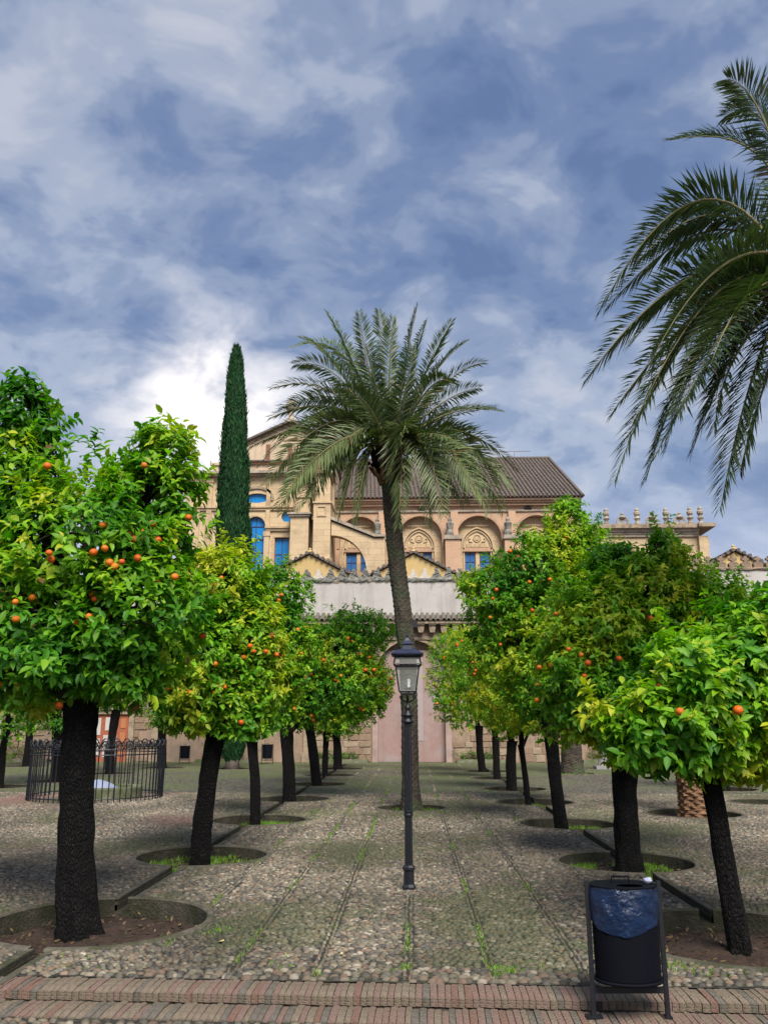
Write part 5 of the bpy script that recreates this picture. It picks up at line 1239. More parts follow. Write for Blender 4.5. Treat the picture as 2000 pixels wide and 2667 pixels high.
for ti, (k, t) in enumerate(TREES.items()):
    clu, per, ln, yel, nor, fr = PARAM[k]; nor = int(nor * 1.6); fr *= 0.84; clu = int(clu * (2.1 if k in ('L1', 'R1') else 2.5)); ln *= 0.89; clu = int(clu * 1.1); yel += 0.06
    root = thing('orange_tree', TLABEL[k], 'tree', (t['base'][0], t['base'][1], 0), 'orange trees in the courtyard')
    off = np.array((t['base'][0], t['base'][1], 0)); ov = Vector(off)
    path = [Vector(p) - ov for p in t['trunk']]
    near = k in ('L1', 'L2', 'R1', 'R2')
    tb, top = trunk_mesh(path, t['dia'], ti * 3.3, 1.7 if k in ('L1', 'R2', 'L7') else 1.3, 40 if near else 14, 110 if near else 26)
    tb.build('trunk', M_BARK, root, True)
    lobes = [(l[0] - off[0], l[1] - off[1], *l[2:]) for l in t['lobes']]
    # limbs into the lobes
    random.seed(100 + ti)
    for li, l in enumerate(lobes):
        c = Vector(l[:3]); s = top - Vector((0, 0, 0.15 + 0.04 * (li % 3))); e = c + Vector((0, 0, l[5] * 0.45))
        pts = []
        for j in range(9):
            u = j / 8; p = s.lerp(e, u) + Vector((0, 0, 0.25 * math.sin(math.pi * u) * (e - s).length * 0.5))
            p += Vector((nz((u * 3, li, ti)), nz((u * 3, li + 9, ti)), 0)) * 0.12 * math.sin(math.pi * u)
            pts.append(p)
        r0 = t['dia'] * 0.30
        br = MB(); br.tube(pts, [r0 * (1 - 0.8 * j / 8) for j in range(9)], 7)
        for q in range(16 if near else 8):          # twigs
            a = pts[random.randrange(3, 9)]; d = Vector((random.gauss(0, 1), random.gauss(0, 1), random.gauss(0.3, 0.8))).normalized()
            en = c + Vector((d.x * l[3], d.y * l[4], d.z * l[5])) * 0.88; md = a.lerp(en, 0.5) + Vector((0, 0, 0.08))
            br.tube([a, md, en], [r0 * 0.2, r0 * 0.13, 0.004], 5)
        br.build('branch', M_BARK if li < 3 else M_TWIG, root, True)
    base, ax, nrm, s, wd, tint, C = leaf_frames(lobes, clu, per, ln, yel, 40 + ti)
    if near:
        dist = np.linalg.norm(base + off - CAMP, axis=1)
        facing = (nrm * unit(CAMP - off - base)).sum(1)
        px = np.array([0.52, 0.43]); inview = ((base + off)[:, 0] > -0.5 * (base + off)[:, 1]) & ((base + off)[:, 0] < 0.41 * (base + off)[:, 1])
        score = np.where((facing > 0.25) & inview, dist, 99); idx = np.argsort(score)[:300]
        keep = np.ones(len(base), bool); keep[idx] = False
        lum = tint[:, 1] + tint[:, 0] * 0.5; tl_ = np.array([c[1] + 0.5 * c[0] for c in LEAF_TINTS])
        wv = np.cross(nrm, ax)
        for i in idx:
            o = link('leaf', LEAF_ME[int(np.argmin(np.abs(tl_ - lum[i])))], root)
            o.matrix_basis = Matrix(((ax[i, 0] * s[i], wv[i, 0] * wd[i], nrm[i, 0] * s[i], base[i, 0]), (ax[i, 1] * s[i], wv[i, 1] * wd[i], nrm[i, 1] * s[i], base[i, 1]),
                                     (ax[i, 2] * s[i], wv[i, 2] * wd[i], nrm[i, 2] * s[i], base[i, 2]), (0, 0, 0, 1)))
        base, ax, nrm, s, wd, tint = (a[keep] for a in (base, ax, nrm, s, wd, tint))
    big = k in ('L1', 'L2', 'L3', 'R1', 'R2', 'R3')
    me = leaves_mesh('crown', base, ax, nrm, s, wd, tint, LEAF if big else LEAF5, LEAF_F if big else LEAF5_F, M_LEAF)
    tag(link('crown', me, root), kind='stuff')
    # fruit, hung in ones, twos and threes in the outer crown
    front_ = C[(unit(C - np.array(lobes)[:, :3].mean(0)) * unit(CAMP - off - C)).sum(1) > 0.05]
    front_ = front_[front_[:, 2] > 1.75] if len(front_) else front_
    if k == 'L1': front_ = front_[(front_[:, 2] > 2.5) | (RNG.random(len(front_)) < 0.2)]
    n = 0
    while n < nor and len(front_):
        c = front_[random.randrange(len(front_))]; toward = unit((CAMP - off - c)[None])[0] * 0.175
        for j in range(random.choice((1, 1, 1, 1, 2, 3))):
            o = link('orange', random.choice(OR_ME), root); sz = fr * random.uniform(0.78, 1.12)
            o.location = Vector(c + toward) + Vector((random.gauss(0, 0.06), random.gauss(0, 0.03), random.gauss(-0.03, 0.05))); o.scale = (sz, sz, sz)
            o.rotation_euler = (random.gauss(0, 0.4), random.gauss(0, 0.4), random.uniform(0, 6)); n += 1

# ------------------------------------------------------------------ palms
def frond(name, parent, B, Mid, T, leaf_len, n_leaf, col0, col1, rad=0.022, seed=0, bare=0.16, vee=0.35, wide=0.036, twist=1.0):
    rng = np.random.default_rng(seed)
    B, Mid, T = (np.array(v, float) for v in (B, Mid, T)); Cc = 2 * Mid - (B + T) / 2
    def at(u): return (1 - u) ** 2 * B + 2 * u * (1 - u) * Cc + u * u * T
    def tan(u): return unit((2 * (1 - u) * (Cc - B) + 2 * u * (T - Cc))[None])[0]
    th = rng.uniform(-1, 1) * twist if twist <= 1 else rng.choice((-1, 1)) * rng.uniform(0.5, 1.0) * twist
    us = np.linspace(0, 1, 15)
    b = MB(); b.tube([at(u) for u in us], [rad * (1.5 - 1.3 * u) if u > 0.08 else rad * 1.9 for u in us], 5)
    fo = link(name, b.mesh(name, mat('palm_rachis', (0.15, 0.16, 0.05), (0.22, 0.17, 0.08), 0.6, 4), True), parent)
    V = []; F = []; Tn = []; o = 0
    for side in (-1, 1):
        for i in range(n_leaf):
            u = bare + (1 - bare) * (i + rng.uniform(-0.3, 0.3)) / n_leaf; u = min(max(u, 0.02), 0.995)
            p = at(u); t = tan(u)
            up = np.array((0, 0, 1.0)); sd_ = np.cross(t, up)
            if np.linalg.norm(sd_) < 0.15: sd_ = np.cross(t, np.array((0, 1.0, 0)))
            sd_ = unit(sd_[None])[0]; nu = np.cross(sd_, t)
            tw = th * min(1, u * 1.6); sd_, nu = sd_ * math.cos(tw) + nu * math.sin(tw), nu * math.cos(tw) - sd_ * math.sin(tw)
            if rng.random() < 0.03: continue
            L = leaf_len * (0.45 + 0.75 * math.sin(math.pi * min(1, 0.12 + 0.86 * u) ** 0.9)) * rng.uniform(0.85, 1.1)
            if u > 0.9: L *= 0.8
            fwd = 0.55 + 0.9 * u * u + rng.normal(0, 0.15)
            d = unit((sd_ * side * 1.0 + nu * (vee + rng.normal(0, 0.16)) + t * fwd)[None])[0]
            w = L * wide + 0.003; wn = unit(np.cross(d, nu + 0.4 * sd_ * side)[None])[0]
            mid = p + d * L * 0.45; tip = p + d * L + np.array((0, 0, -0.16 * L * rng.uniform(0.3, 1.3)))
            fold = np.cross(wn, d) * w * 0.6
            V += [p, mid + wn * w + fold, mid, mid - wn * w + fold, tip]
            F += [(o, o + 2, o + 1), (o, o + 3, o + 2), (o + 1, o + 2, o + 4), (o + 2, o + 3, o + 4)]; o += 5
            c = np.asarray(col0) + (np.asarray(col1) - np.asarray(col0)) * rng.random()
            if rng.random() < 0.02: c = np.array((0.2, 0.14, 0.07))
            Tn += [c * rng.uniform(0.85, 1.15)] * 5
    lf = link('leaflets', np_mesh('leaflets', np.array(V), np.array(F), M_PALM, False, np.array(Tn)), fo); tag(lf, kind='stuff')
    return fo


def palm_trunk(path, rad, m, parent, name='trunk', scar=0.11, depth=0.1, segs=28, rings=150):
    """trunk wrapped in the diamond stubs of cut leaf bases"""
    P = [Vector(p) for p in path]
    def at(u):
        x = u * (len(P) - 1); i = min(int(x), len(P) - 2); return P[i].lerp(P[i + 1], x - i)
    L = sum((P[i + 1] - P[i]).length for i in range(len(P) - 1)); vs = []; fs = []
    nd = 9
    for i in range(rings + 1):
        u = i / rings; c = at(u); r = rad(u); h = u * L
        for k in range(segs):
            a = 2 * math.pi * k / segs
            s1 = (h / scar + nd * a / (2 * math.pi)) % 1.0; s2 = (h / scar - nd * a / (2 * math.pi)) % 1.0
            dd = (1 - abs(2 * s1 - 1)) * (1 - abs(2 * s2 - 1))
            rr = r * (1 + depth * (dd - 0.35) + 0.05 * nz((math.cos(a) * 2, math.sin(a) * 2, h * 2)) + 0.04 * nz((math.cos(a) * 6, math.sin(a) * 6, h * 7)))
            vs.append((c.x + math.cos(a) * rr, c.y + math.sin(a) * rr, c.z))
    for i in range(rings):
        for k in range(segs): fs.append((i * segs + k, i * segs + (k + 1) % segs, (i + 1) * segs + (k + 1) % segs, (i + 1) * segs + k))
    fs.append(tuple(rings * segs + k for k in range(segs)))
    b = MB(); b.add(vs, fs); return b.build(name, m, parent)


PB = Vector((PALM_TRUNK[0][0], PALM_TRUNK[0][1], 0))
palm = thing('date_palm', 'tall date palm with a full crown standing in the centre of the avenue', 'palm', PB)
palm_trunk([Vector(p) - PB for p in PALM_TRUNK], lambda u: 0.19 if u > 0.5 else 0.16 + 0.06 * u + 0.11 * math.exp(-u * 22), M_PBARK, palm, rings=230)
top = Vector(PALM_TRUNK[-1]) - PB
b = MB(); b.lathe([(0.2, -0.75), (0.3, -0.45), (0.34, -0.15), (0.3, 0.15), (0.16, 0.45), (0.03, 0.6)], top, 12); b.build('crown_heart', M_PBARK2, palm, True)
random.seed(5)
for i in range(40):                                     # cut stubs under the crown
    a = random.uniform(0, 6.28); z = random.uniform(-0.75, 0.25); r = 0.27
    p = top + Vector((r * math.cos(a), r * math.sin(a), z)); q = p + Vector((math.cos(a) * 0.16, math.sin(a) * 0.16, 0.2))
    s_ = MB(); s_.tube([p, q], [0.055, 0.03], 5); s_.build('leaf_stub', M_PBARK2, palm)
b = MB()
for i in range(120):
    a = random.uniform(0, 6.28); z = random.uniform(-0.5, 0.12); r = random.uniform(0.02, 0.15) + 0.16
    x = -0.16 + 0.16 * math.cos(a); s_ = 0.05
    b.lathe([(0.015, -s_), (s_, 0), (0.015, s_)], top + Vector((x + random.gauss(0, 0.05), -0.2 + random.gauss(0, 0.07), z)), 5)
b.build('old_flower_stalk', M_BARK, palm)
for i, (md, tp) in enumerate(PALM_FRONDS):
    md = Vector(md) - PB; tp = Vector(tp) - PB
    d = (md - top); d.z = 0; d = d.normalized() if d.length > 0.01 else Vector((0, -1, 0))
    b0 = top + d * 0.14 + Vector((0, 0, random.uniform(-0.15, 0.35)))
    low = tp.z < top.z - 0.6
    frond('frond', palm, b0, md, tp, 0.43 if not low else 0.52, 84, (0.055, 0.085, 0.03) if not low else (0.09, 0.125, 0.045), (0.105, 0.155, 0.05) if not low else (0.165, 0.205, 0.08), 0.02, 300 + i, 0.14, 0.38 if not low else 0.2, 0.034 if not low else 0.042, 0.9 if not low else 1.25)

RB = Vector((RPALM_TOP[0] + 0.15, RPALM_TOP[1], 0)); rt_ = Vector(RPALM_TOP) - RB
rpalm = thing('date_palm', 'near date palm whose long fronds hang in from the right edge', 'palm', RB)
palm_trunk([Vector((0.1, 0, -0.1)), Vector((0.06, 0, 3)), Vector((-0.1, 0, 5.4)), rt_], lambda u: 0.27 + 0.1 * math.exp(-u * 14), M_PBARK, rpalm)
b = MB(); b.lathe([(0.22, -0.8), (0.34, -0.4), (0.36, -0.1), (0.3, 0.2), (0.05, 0.6)], rt_, 12); b.build('crown_heart', M_PBARK2, rpalm, True)
for i, (md, tp) in enumerate(RPALM_FRONDS):
    md = Vector(md) - RB; tp = Vector(tp) - RB; d = (md - rt_); d.z = 0; d.normalize()
    frond('frond', rpalm, rt_ + d * 0.15 + Vector((0, 0, random.uniform(-0.1, 0.3))), md, tp, 0.42, 125, (0.042, 0.072, 0.026), (0.085, 0.13, 0.048), 0.017, 600 + i, 0.12, 0.34, 0.024, 0.7)

q = thing('palm_trunk_bound', 'stout shaggy brown palm trunk in its pit behind the right row', 'palm', (5.35, 16.95, 0))
palm_trunk([Vector((0.05, 0, -0.15)), Vector((-0.05, 0, 1.2)), Vector((-0.1, 0, 4.2))], lambda u: 0.27 + 0.1 * math.exp(-u * 9), M_PBARK2, q, scar=0.2, depth=0.28, rings=120)
for i in range(9):
    a = i * 2.4; B_ = Vector((-0.1 + 0.12 * math.cos(a), 0.12 * math.sin(a), 4.1)); T_ = Vector((-0.1 + 0.22 * math.cos(a), 0.22 * math.sin(a), 5.5 + 0.12 * math.sin(i)))
    frond('frond', q, B_, (B_ + T_) / 2, T_, 0.18, 22, (0.05, 0.09, 0.03), (0.10, 0.16, 0.05), 0.03, 800 + i, 0.3, 0.5)
q = thing('date_palm', 'thick based palm trunk by the far wall behind the right orange row', 'palm', (5.4, 29.8, 0))
palm_trunk([Vector((0, 0, -0.1)), Vector((0.02, 0, 1.2)), Vector((0.05, 0, 4.0))], lambda u: 0.34 + 0.14 * math.exp(-u * 8), M_PBARK, q, scar=0.14, depth=0.06, rings=110)
for i in range(16):
    a = i * 2.4; L = 1.7; T_ = Vector((0.05 + L * math.cos(a), L * math.sin(a), 4.0 + 0.9 * math.sin(i * 1.7) - 0.3)); M_ = Vector((0.05 + 0.55 * L * math.cos(a), 0.55 * L * math.sin(a), 4.75 + 0.4 * math.sin(i * 1.7)))
    frond('frond', q, Vector((0.05, 0, 4.0)), M_, T_, 0.4, 36, (0.05, 0.08, 0.03), (0.10, 0.13, 0.05), 0.02, 900 + i)

# ------------------------------------------------------------------ cypress
cy = thing('cypress_tree', 'tall narrow dark green cypress rising before the cathedral transept', 'tree', (-6.84, 32.3, 0))
b = MB(); b.tube([(0, 0, -0.1), (0, 0, 0.6), (0, 0, 3), (-0.4, 0, 12)], [0.27, 0.23, 0.18, 0.05], 10); b.build('trunk', M_CTRUNK, cy, True)
PR = [(0.34, 0.26, 0.0), (0.6, 0.38, 0.0), (0.87, 0.46, 0.0), (2, 0.58, -0.05), (4.33, 0.70, -0.16), (8.61, 0.73, -0.36), (10.5, 0.64, -0.42), (12.2, 0.575, -0.46), (13.86, 0.49, -0.51), (15.6, 0.36, -0.56), (16.83, 0.2, -0.59), (17.3, 0.04, -0.6)]
zs = np.array([p[0] for p in PR]); rs = np.array([p[1] for p in PR]); xs_ = np.array([p[2] for p in PR])
rng = np.random.default_rng(77); N = 30000
z = np.concatenate([rng.uniform(0.3, 17.25, int(N * 0.88)), rng.uniform(0.3, 2.2, N - int(N * 0.88))]); a = rng.uniform(0, 2 * np.pi, N)
r = np.interp(z, zs, rs) * 0.93 * (0.84 + 0.2 * rng.random(N) + 0.12 * (rng.random(N) < 0.05)) * (1 + 0.2 * np.array([mnoise.noise(Vector((math.cos(q_) * 1.7, math.sin(q_) * 1.7, w_ * 1.3))) for q_, w_ in zip(a, z)]))
P = np.c_[np.interp(z, zs, xs_) + np.cos(a) * r, np.sin(a) * r, z]; ou = np.c_[np.cos(a), np.sin(a), np.zeros(N)]
ax = unit(ou * 0.35 + np.array((0, 0, 1.0)) + rng.normal(0, 0.22, (N, 3))); nr = unit(ou + rng.normal(0, 0.3, (N, 3))); nr = unit(nr - ax * (nr * ax).sum(1, keepdims=True))
tt = np.array((0.010, 0.045, 0.018)) + (np.array((0.035, 0.11, 0.035)) - np.array((0.010, 0.045, 0.018))) * rng.random((N, 1)) ** 1.5
edge = rng.random(N) < 0.03; tt[edge] = np.array((0.05, 0.05, 0.02))
me = leaves_mesh('crown', P - ax * 0.08, ax, nr, rng.uniform(0.14, 0.36, N), rng.uniform(0.03, 0.06, N), tt, LEAF5, LEAF5_F, M_CYP)
crown = link('crown', me, cy); tag(crown, kind='stuff')
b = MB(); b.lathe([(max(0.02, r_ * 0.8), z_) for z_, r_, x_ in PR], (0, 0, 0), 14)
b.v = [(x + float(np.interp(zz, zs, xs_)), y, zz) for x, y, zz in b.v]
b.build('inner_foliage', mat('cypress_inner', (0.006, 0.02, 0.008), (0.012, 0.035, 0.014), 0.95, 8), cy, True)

# low shrubs along the foot of the wall
for i, (x, w, h) in enumerate(((-3.3, 1.1, 0.42), (2.9, 1.1, 0.42), (-17.6, 1.3, 0.9), (-8.4, 1.1, 0.8), (8.5, 1.1, 0.7))):
    lab = ['low grey-green shrub at the wall left of the pink arch', 'low grey-green shrub at the wall right of the pink arch', 'low shrub at the wall on the far left', 'low shrub at the wall behind the cypress foot', 'low shrub at the wall behind the thick palm'][i]
    sh = thing('low_shrub', lab, 'shrub', (x, 37.75, 0.08), 'shrubs along the wall')
    bs, ax, nr, s, wd, tn, _ = leaf_frames([(-w * 0.4, 0, h * 0.5, w * 0.5, 0.22, h * 0.5), (w * 0.35, 0, h * 0.45, w * 0.5, 0.22, h * 0.45)], 160, 7, 0.10, -0.25, 900 + i)
    tag(link('foliage', leaves_mesh('foliage', bs, ax, nr, s, wd * 0.6, tn * np.array((1.3, 0.9, 1.6)), LEAF5, LEAF5_F, M_LEAF), sh), kind='stuff')
    b = MB()
    for j in range(5): b.tube([(random.uniform(-w * 0.5, w * 0.5), 0, -0.1), (random.uniform(-w * 0.6, w * 0.6), random.uniform(-0.1, 0.1), h * 0.8)], 0.012, 5)
    b.build('stem', M_TWIG, sh)

# ------------------------------------------------------------------ street lamp
lp = thing('street_lamp', 'black iron lamp post with four-sided glass lantern in the middle of the avenue', 'lamp', (-0.065, 9.35, 0))
b = MB(); b.lathe([(0.072, 0), (0.072, 0.035), (0.056, 0.06), (0.054, 0.19), (0.066, 0.2), (0.066, 0.225), (0.05, 0.245)], (0, 0, 0), 8); b.build('base', M_IRON, lp)
n = 24; prof = [(0.041, 0.245), (0.041, 0.74)]; b = MB()
def fluted(mb, z0, z1, r0, r1):
    n = 24; vs = []
    for z, r in ((z0, r0), (z1, r1)):
        for k in range(n): a = 2 * math.pi * k / n; q = r * (1 if k % 2 else 0.86); vs.append((q * math.cos(a), q * math.sin(a), z))
    mb.add(vs, [(k, (k + 1) % n, n + (k + 1) % n, n + k) for k in range(n)])
fluted(b, 0.245, 0.735, 0.043, 0.042); fluted(b, 0.785, 1.70, 0.042, 0.038); b.build('post', M_IRON, lp)
b = MB(); b.lathe([(0.042, 0.73), (0.05, 0.735), (0.05, 0.75), (0.044, 0.757), (0.044, 0.765), (0.05, 0.77), (0.05, 0.785), (0.042, 0.79)], (0, 0, 0), 16); b.build('collar', M_IRON, lp)
b = MB(); b.lathe([(0.038, 1.69), (0.062, 1.70), (0.062, 1.715), (0.045, 1.725), (0.045, 1.76), (0.058, 1.77), (0.058, 1.785), (0.03, 1.80), (0.026, 1.84), (0.036, 1.855), (0.03, 1.87), (0.014, 1.90), (0.014, 2.005)], (0, 0, 0), 16); b.build('neck', M_IRON, lp, True)
b = MB()
for a in (0, math.pi / 2, math.pi, 1.5 * math.pi):
    c_, s_ = math.cos(a), math.sin(a); pr = [(0.015, 1.92), (0.05, 1.93), (0.075, 1.95), (0.085, 1.975), (0.07, 1.99), (0.058, 1.975), (0.066, 1.962)]
    b.tube([(r * c_, r * s_, z) for r, z in pr], 0.008, 6)
b.build('scroll_bracket', M_IRON, lp)
def sq(h, z): return [(-h, -h, z), (h, -h, z), (h, h, z), (-h, h, z)]
ZB, ZM, ZT = 2.035, 2.30, 2.375
HB, HM, HT = 0.092, 0.128, 0.135
lt = MB(); 
for i in range(4):
    A, Bm = sq(HB, ZB)[i], sq(HM, ZM)[i]
    lt.tube([sq(0.066, 2.005)[i], A], 0.007, 5); lt.tube([A, Bm], 0.008, 5); lt.tube([Bm, sq(HM + 0.022, ZM + 0.025)[i], sq(HT, ZT + 0.03)[i]], 0.008, 5)
    for h, z, r in ((0.066, 2.005, 0.008), (HB, ZB, 0.009), (HM, ZM, 0.009), (HM + 0.022, ZM + 0.025, 0.008), (HT, ZT + 0.03, 0.011)):
        s4 = sq(h, z); lt.tube([s4[i], s4[(i + 1) % 4]], r, 5)
    lt.tube([(sq(HM - 0.012, ZM - 0.018)[i]), sq(HM - 0.012, ZM - 0.018)[(i + 1) % 4]], 0.006, 5)
lt.box(-0.07, 0.07, -0.07, 0.07, 1.995, 2.006)
lan = lt.build('lantern_frame', M_IRON, lp)
for i in range(4):
    a, c = sq(HB, ZB), sq(HM, ZM); j = (i + 1) % 4
    g = MB(); g.add([a[i], a[j], c[j], c[i]], [(0, 1, 2, 3)]); g.build('pane', M_GLASS, lan)
    a, c = sq(HM + 0.022, ZM + 0.025), sq(HT, ZT + 0.03)
    g = MB(); g.add([a[i], a[j], c[j], c[i]], [(0, 1, 2, 3)]); g.build('pane', M_GLASS, lan)
    a, c = sq(0.066, 2.005), sq(HB, ZB)
    g = MB(); g.add([a[i], a[j], c[j], c[i]], [(0, 1, 2, 3)]); g.build('pane', M_GLASS, lan)
rf = MB()
for (h0, z0, h1, z1) in ((HT, 2.405, 0.178, 2.428), (0.178, 2.428, 0.18, 2.44), (0.18, 2.44, 0.10, 2.485), (0.10, 2.485, 0.052, 2.503), (0.052, 2.503, 0.046, 2.545), (0.046, 2.545, 0.064, 2.552), (0.064, 2.552, 0.03, 2.59), (0.03, 2.59, 0.004, 2.63)):
    rf.add(sq(h0, z0) + sq(h1, z1), [(k, (k + 1) % 4, 4 + (k + 1) % 4, 4 + k) for k in range(4)])
rf.build('lantern_roof', M_LAMPROOF, lp)
b = MB(); b.lathe([(0.006, 2.6), (0.014, 2.635), (0.016, 2.65), (0.0, 2.67)], (0, 0, 0), 8); b.build('finial', M_LAMPROOF, lp)
b = MB(); b.lathe([(0.017, 2.075), (0.017, 2.16), (0.008, 2.168)], (0.012, 0, 0), 12); b.build('candle_tube', M_CANDLE, lp)
b = MB(); b.tube([(0.012, 0, 2.0), (0.012, 0, 2.075)], 0.008, 6)
for a in range(6):
    c_, s_ = math.cos(a), math.sin(a); b.tube([(0.012, 0, 2.045), (0.012 + 0.035 * c_, 0.035 * s_, 2.04), (0.012 + 0.045 * c_, 0.045 * s_, 2.065), (0.012 + 0.034 * c_, 0.034 * s_, 2.078)], 0.005, 5)
b.build('candle_holder', M_IRON, lp)

# ------------------------------------------------------------------ litter bins
def litter_bin(label, loc, rz, bag=True, s=1.0):
    t = thing('litter_bin', label, 'bin', loc, 'litter bins', rz)
    t.scale = (s, s, s)
    b = MB(); n = 28; vs = []; fs = []
    rx, ry = 0.205, 0.15; rings = 30
    for i in range(rings + 1):
        z = 0.215 + 0.53 * i / rings; e = 1 + (0.012 if i % 2 else 0.0)
        for k in range(n): a = 2 * math.pi * k / n; vs.append((rx * e * math.cos(a) * (0.97 + 0.03 * i / rings), ry * e * math.sin(a), z))
    for i in range(rings):
        for k in range(n): fs.append((i * n + k, i * n + (k + 1) % n, (i + 1) * n + (k + 1) % n, (i + 1) * n + k))
    fs.append(tuple(range(n - 1, -1, -1))); b.add(vs, fs); body = b.build('basket', M_BIN, t, True)
    b = MB(); b.tube([(rx * 0.99 * math.cos(2 * math.pi * k / n), ry * 1.03 * math.sin(2 * math.pi * k / n), 0.215) for k in range(n)], 0.011, 6, closed=True); b.build('bottom_ring', M_BIN, body, True)
    # lid with an oval mouth and a handle
    outer_ = [(rx * 1.04 * math.cos(2 * math.pi * k / n), ry * 1.06 * math.sin(2 * math.pi * k / n)) for k in range(n)]
    hole_ = [(0.03 + 0.085 * math.cos(2 * math.pi * k / 18), -0.06 + 0.045 * math.sin(2 * math.pi * k / 18)) for k in range(18)]
    pts, tris = cdt_sheet(outer_, [hole_])
    b = MB(); b.add([(x, y, 0.757) for x, y in pts], tris)
    b.add([(x, y, 0.757) for x, y in outer_] + [(x, y, 0.742) for x, y in outer_], [(k, (k + 1) % n, n + (k + 1) % n, n + k) for k in range(n)]); lid = b.build('lid', M_BIN, t)
    b = MB(); b.tube([(-0.06, 0.03, 0.757), (-0.06, 0.03, 0.795), (0.05, 0.03, 0.795), (0.05, 0.03, 0.757)], 0.007, 6); b.build('handle', M_BIN, lid)
    for s_ in (-1, 1):
        x = s_ * 0.226
        b = MB(); b.box(x - 0.013, x + 0.013, -0.012, 0.012, 0.0, 0.775); b.box(x - 0.05, x + 0.05, -0.03, 0.03, 0.0, 0.012) if s_ < 0 else b.box(x - 0.02, x + 0.02, -0.03, 0.03, 0.0, 0.012); b.build('leg', M_IRON, t)
        b = MB(); b.box(min(x, x - s_ * 0.03), max(x, x - s_ * 0.03), -0.01, 0.01, 0.62, 0.64); b.box(min(x, x - s_ * 0.03), max(x, x - s_ * 0.03), -0.01, 0.01, 0.30, 0.32); b.build('hinge', M_IRON, t)
    b = MB(); b.box(-0.212, 0.212, -0.01, 0.01, 0.135, 0.168); b.build('cross_bar', M_IRON, t)
    if bag:
        b = MB(); vs = []; fs = []; m2 = 14; n2 = 72
        for i in range(m2 + 1):
            u = i / m2
            for k in range(n2):
                a = 2 * math.pi * k / n2
                low = 0.18 + 0.012 * nz((math.cos(a) * 3, math.sin(a) * 3, 2)) + 0.085 * max(0, -math.sin(a + 0.25)) ** 1.3
                z = 0.748 - u * low
                f = 1.035 + 0.045 * math.sin(math.pi * u) + 0.05 * nz((math.cos(a) * 5, math.sin(a) * 5, u * 2.6)) + 0.025 * nz((math.cos(a) * 14, math.sin(a) * 14, u * 5)) - 0.02 * u
                vs.append((rx * f * math.cos(a), ry * (f + 0.03) * math.sin(a), z + 0.008 * nz((a * 3, u * 4, 1))))
        for i in range(m2):
            for k in range(n2): fs.append((i * n2 + k, i * n2 + (k + 1) % n2, (i + 1) * n2 + (k + 1) % n2, (i + 1) * n2 + k))
        b.add(vs, fs); b.build('bag_liner', M_BAG, t, True)
    return t

litter_bin('black wire litter bin with blue bag liner at front right', (1.31, 5.70, ZL + 0.004), R(2))
pp_ = bmesh.new(); bmesh.ops.create_icosphere(pp_, subdivisions=2, radius=0.03)
for v in pp_.verts: v.co *= 1 + 0.35 * nz(v.co * 60); v.co.z *= 0.6
me = bpy.data.meshes.new('crumpled_paper'); pp_.to_mesh(me); pp_.free(); me.materials.append(M_PAPER)
o = link('crumpled_paper', me); o.location = (1.475, 5.72, 0.728); tag(o, 'crumpled pale tissue lying on the litter bin lid', 'paper')
litter_bin('small dark bin by the far wall right of the forked orange trunk', (-9.83, 36.6, 0), 0, False, 0.95)
litter_bin('small dark bin by the far wall beside the cypress', (-6.2, 36.2, 0), 0, False, 1.05)

# ------------------------------------------------------------------ round railing with the old well
FC = (-7.4, 20.0); FR = 1.5
fe = thing('round_railing', 'round black iron railing with scrolled top at left', 'railing', (FC[0], FC[1], 0))
bar = MB(); bar.tube([(0, 0, 0), (0, 0, 1.12)], 0.013, 6); bme = bar.mesh('bar', M_IRON)
NBAR = 72
for i in range(NBAR):
    a = 2 * math.pi * i / NBAR; o = link('bar', bme, fe); o.location = (FR * math.cos(a), FR * math.sin(a), 0); o.rotation_euler = (random.gauss(0, 0.008), random.gauss(0, 0.008), 0)
for z, r in ((0.08, 0.012), (1.0, 0.014), (1.12, 0.014)):
    b = MB(); b.tube([(FR * math.cos(2 * math.pi * k / 64), FR * math.sin(2 * math.pi * k / 64), z) for k in range(64)], r, 6, closed=True); b.build('rail', M_IRON, fe)
sm = MB()
for s in (-1, 1):
    pts = [(s * 0.0, 0, 1.12), (s * 0.04, 0, 1.22), (s * 0.10, 0, 1.29), (s * 0.17, 0, 1.30), (s * 0.215, 0, 1.25), (s * 0.21, 0, 1.18), (s * 0.16, 0, 1.145), (s * 0.115, 0, 1.17), (s * 0.12, 0, 1.215), (s * 0.155, 0, 1.225)]
    sm.tube(pts, 0.011, 6)
    sm.tube([(s * 0.02, 0, 1.12), (s * 0.07, 0, 1.17), (s * 0.10, 0, 1.235)], 0.009, 5)
sme = sm.mesh('scroll', M_IRON, True)
for i in range(36):
    a = 2 * math.pi * i / 36; o = link('scroll', sme, fe); o.location = (FR * math.cos(a), FR * math.sin(a), 0); o.rotation_euler = (0, 0, a + math.pi / 2)
we = thing('stone_well', 'low round stone well with a pale blue lid inside the railing', 'well', (FC[0] + 0.25, FC[1], 0))
b = MB()
NW = 12
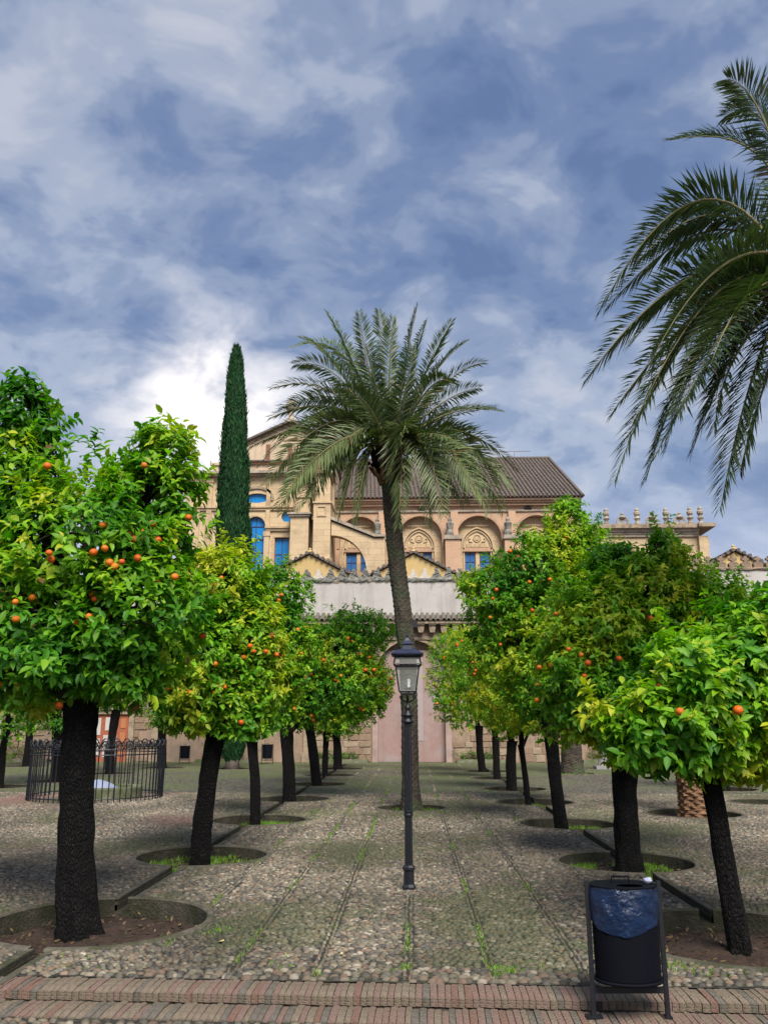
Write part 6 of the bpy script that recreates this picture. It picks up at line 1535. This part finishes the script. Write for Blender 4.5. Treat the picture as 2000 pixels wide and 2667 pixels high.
for i in range(NW):
    a0, a1 = 2 * math.pi * (i + 0.02) / NW, 2 * math.pi * (i + 0.98) / NW; s_ = MB(); vs = []
    for j in range(4):
        a = a0 + (a1 - a0) * j / 3
        vs += [(0.8 * math.cos(a), 0.8 * math.sin(a), -0.02), (0.8 * math.cos(a), 0.8 * math.sin(a), 0.24), (0.78 * math.cos(a), 0.78 * math.sin(a), 0.26), (0.58 * math.cos(a), 0.58 * math.sin(a), 0.26), (0.58 * math.cos(a), 0.58 * math.sin(a), -0.02)]
    fs = [(5 * j + k, 5 * j + k + 1, 5 * j + 6 + k, 5 * j + 5 + k) for j in range(3) for k in range(4)] + [(0, 1, 2, 3, 4), (19, 18, 17, 16, 15)]
    s_.add(vs, fs); s_.build('kerb_stone', M_WELL, we)
b = MB(); b.lathe([(0.6, 0.16), (0.0, 0.18)], (0, 0, 0), 24, False); b.build('well_floor', M_PITWALL, we)
b = MB(); b.lathe([(0.50, 0.18), (0.50, 0.21), (0.25, 0.34), (0.06, 0.40), (0.0, 0.41)], (-0.22, 0, 0), 20); b.build('lid', M_LID, we, True)

# ------------------------------------------------------------------ pale fountain post at the right back
fp = thing('fountain_post', 'pale stone fountain post by the far wall behind the right orange row', 'fountain', (7.1, 32.8, 0))
b = MB(); b.box(-0.3, 0.3, -0.3, 0.3, 0, 0.12); b.lathe([(0.2, 0.121), (0.17, 0.25), (0.15, 0.7), (0.19, 0.78), (0.3, 0.84), (0.34, 0.95), (0.3, 0.95), (0.22, 0.9)], (0, 0, 0), 12, False); b.build('pedestal', M_POST, fp)
b = MB(); b.lathe([(0.1, 0.9), (0.08, 1.15), (0.12, 1.22), (0.0, 1.35)], (0, 0, 0), 10); b.build('spout', M_POST, fp)

# ------------------------------------------------------------------ fallen leaves on the stones
fl_ = np_mesh('fallen_leaf', LEAF * np.array((1, 1, -0.6)), LEAF_F, M_FALL, True); random.seed(9)
pale = np_mesh('fallen_leaf', LEAF * np.array((1, 1, 0.8)), LEAF_F, mat('fallen_leaf_pale', (0.5, 0.45, 0.33), (0.6, 0.55, 0.42), 0.8, 9), True)
for i, (x, y) in enumerate([(-1.52, 7.15), (-0.55, 6.75)] + [(random.uniform(-2, 2), 6.3 + 9 * random.random() ** 1.5) for _ in range(12)]):
    if not free(np.array([x]), np.array([y]))[0]: continue
    o = link('fallen_leaf', fl_ if (i < 2 or random.random() < 0.35) else pale); s = 0.075 if i == 0 else random.uniform(0.035, 0.06)
    o.location = (x, y, 0.03); o.scale = (s, s * 0.5, s); o.rotation_euler = (random.gauss(0, 0.2), random.gauss(0, 0.2), random.uniform(0, 6.28))
    if i == 0: tag(o, 'largest bright yellow fallen leaf on the cobbles at front left', 'leaf', 'fallen leaves')
    else: tag(o, 'small dry fallen leaf lying on the cobbled avenue', 'leaf', 'fallen leaves')
for i, (x, y) in enumerate(((2.25, 7.2), (2.35, 7.35), (2.5, 7.05), (-2.35, 7.7))):
    o = link('fallen_leaf', pale); o.location = (x, y, -0.13); o.scale = (0.06, 0.03, 0.06); o.rotation_euler = (0.1, 0.1, i * 1.3)
    tag(o, 'pale fallen leaf on the soil of a front tree pit', 'leaf', 'leaves in the front pits')
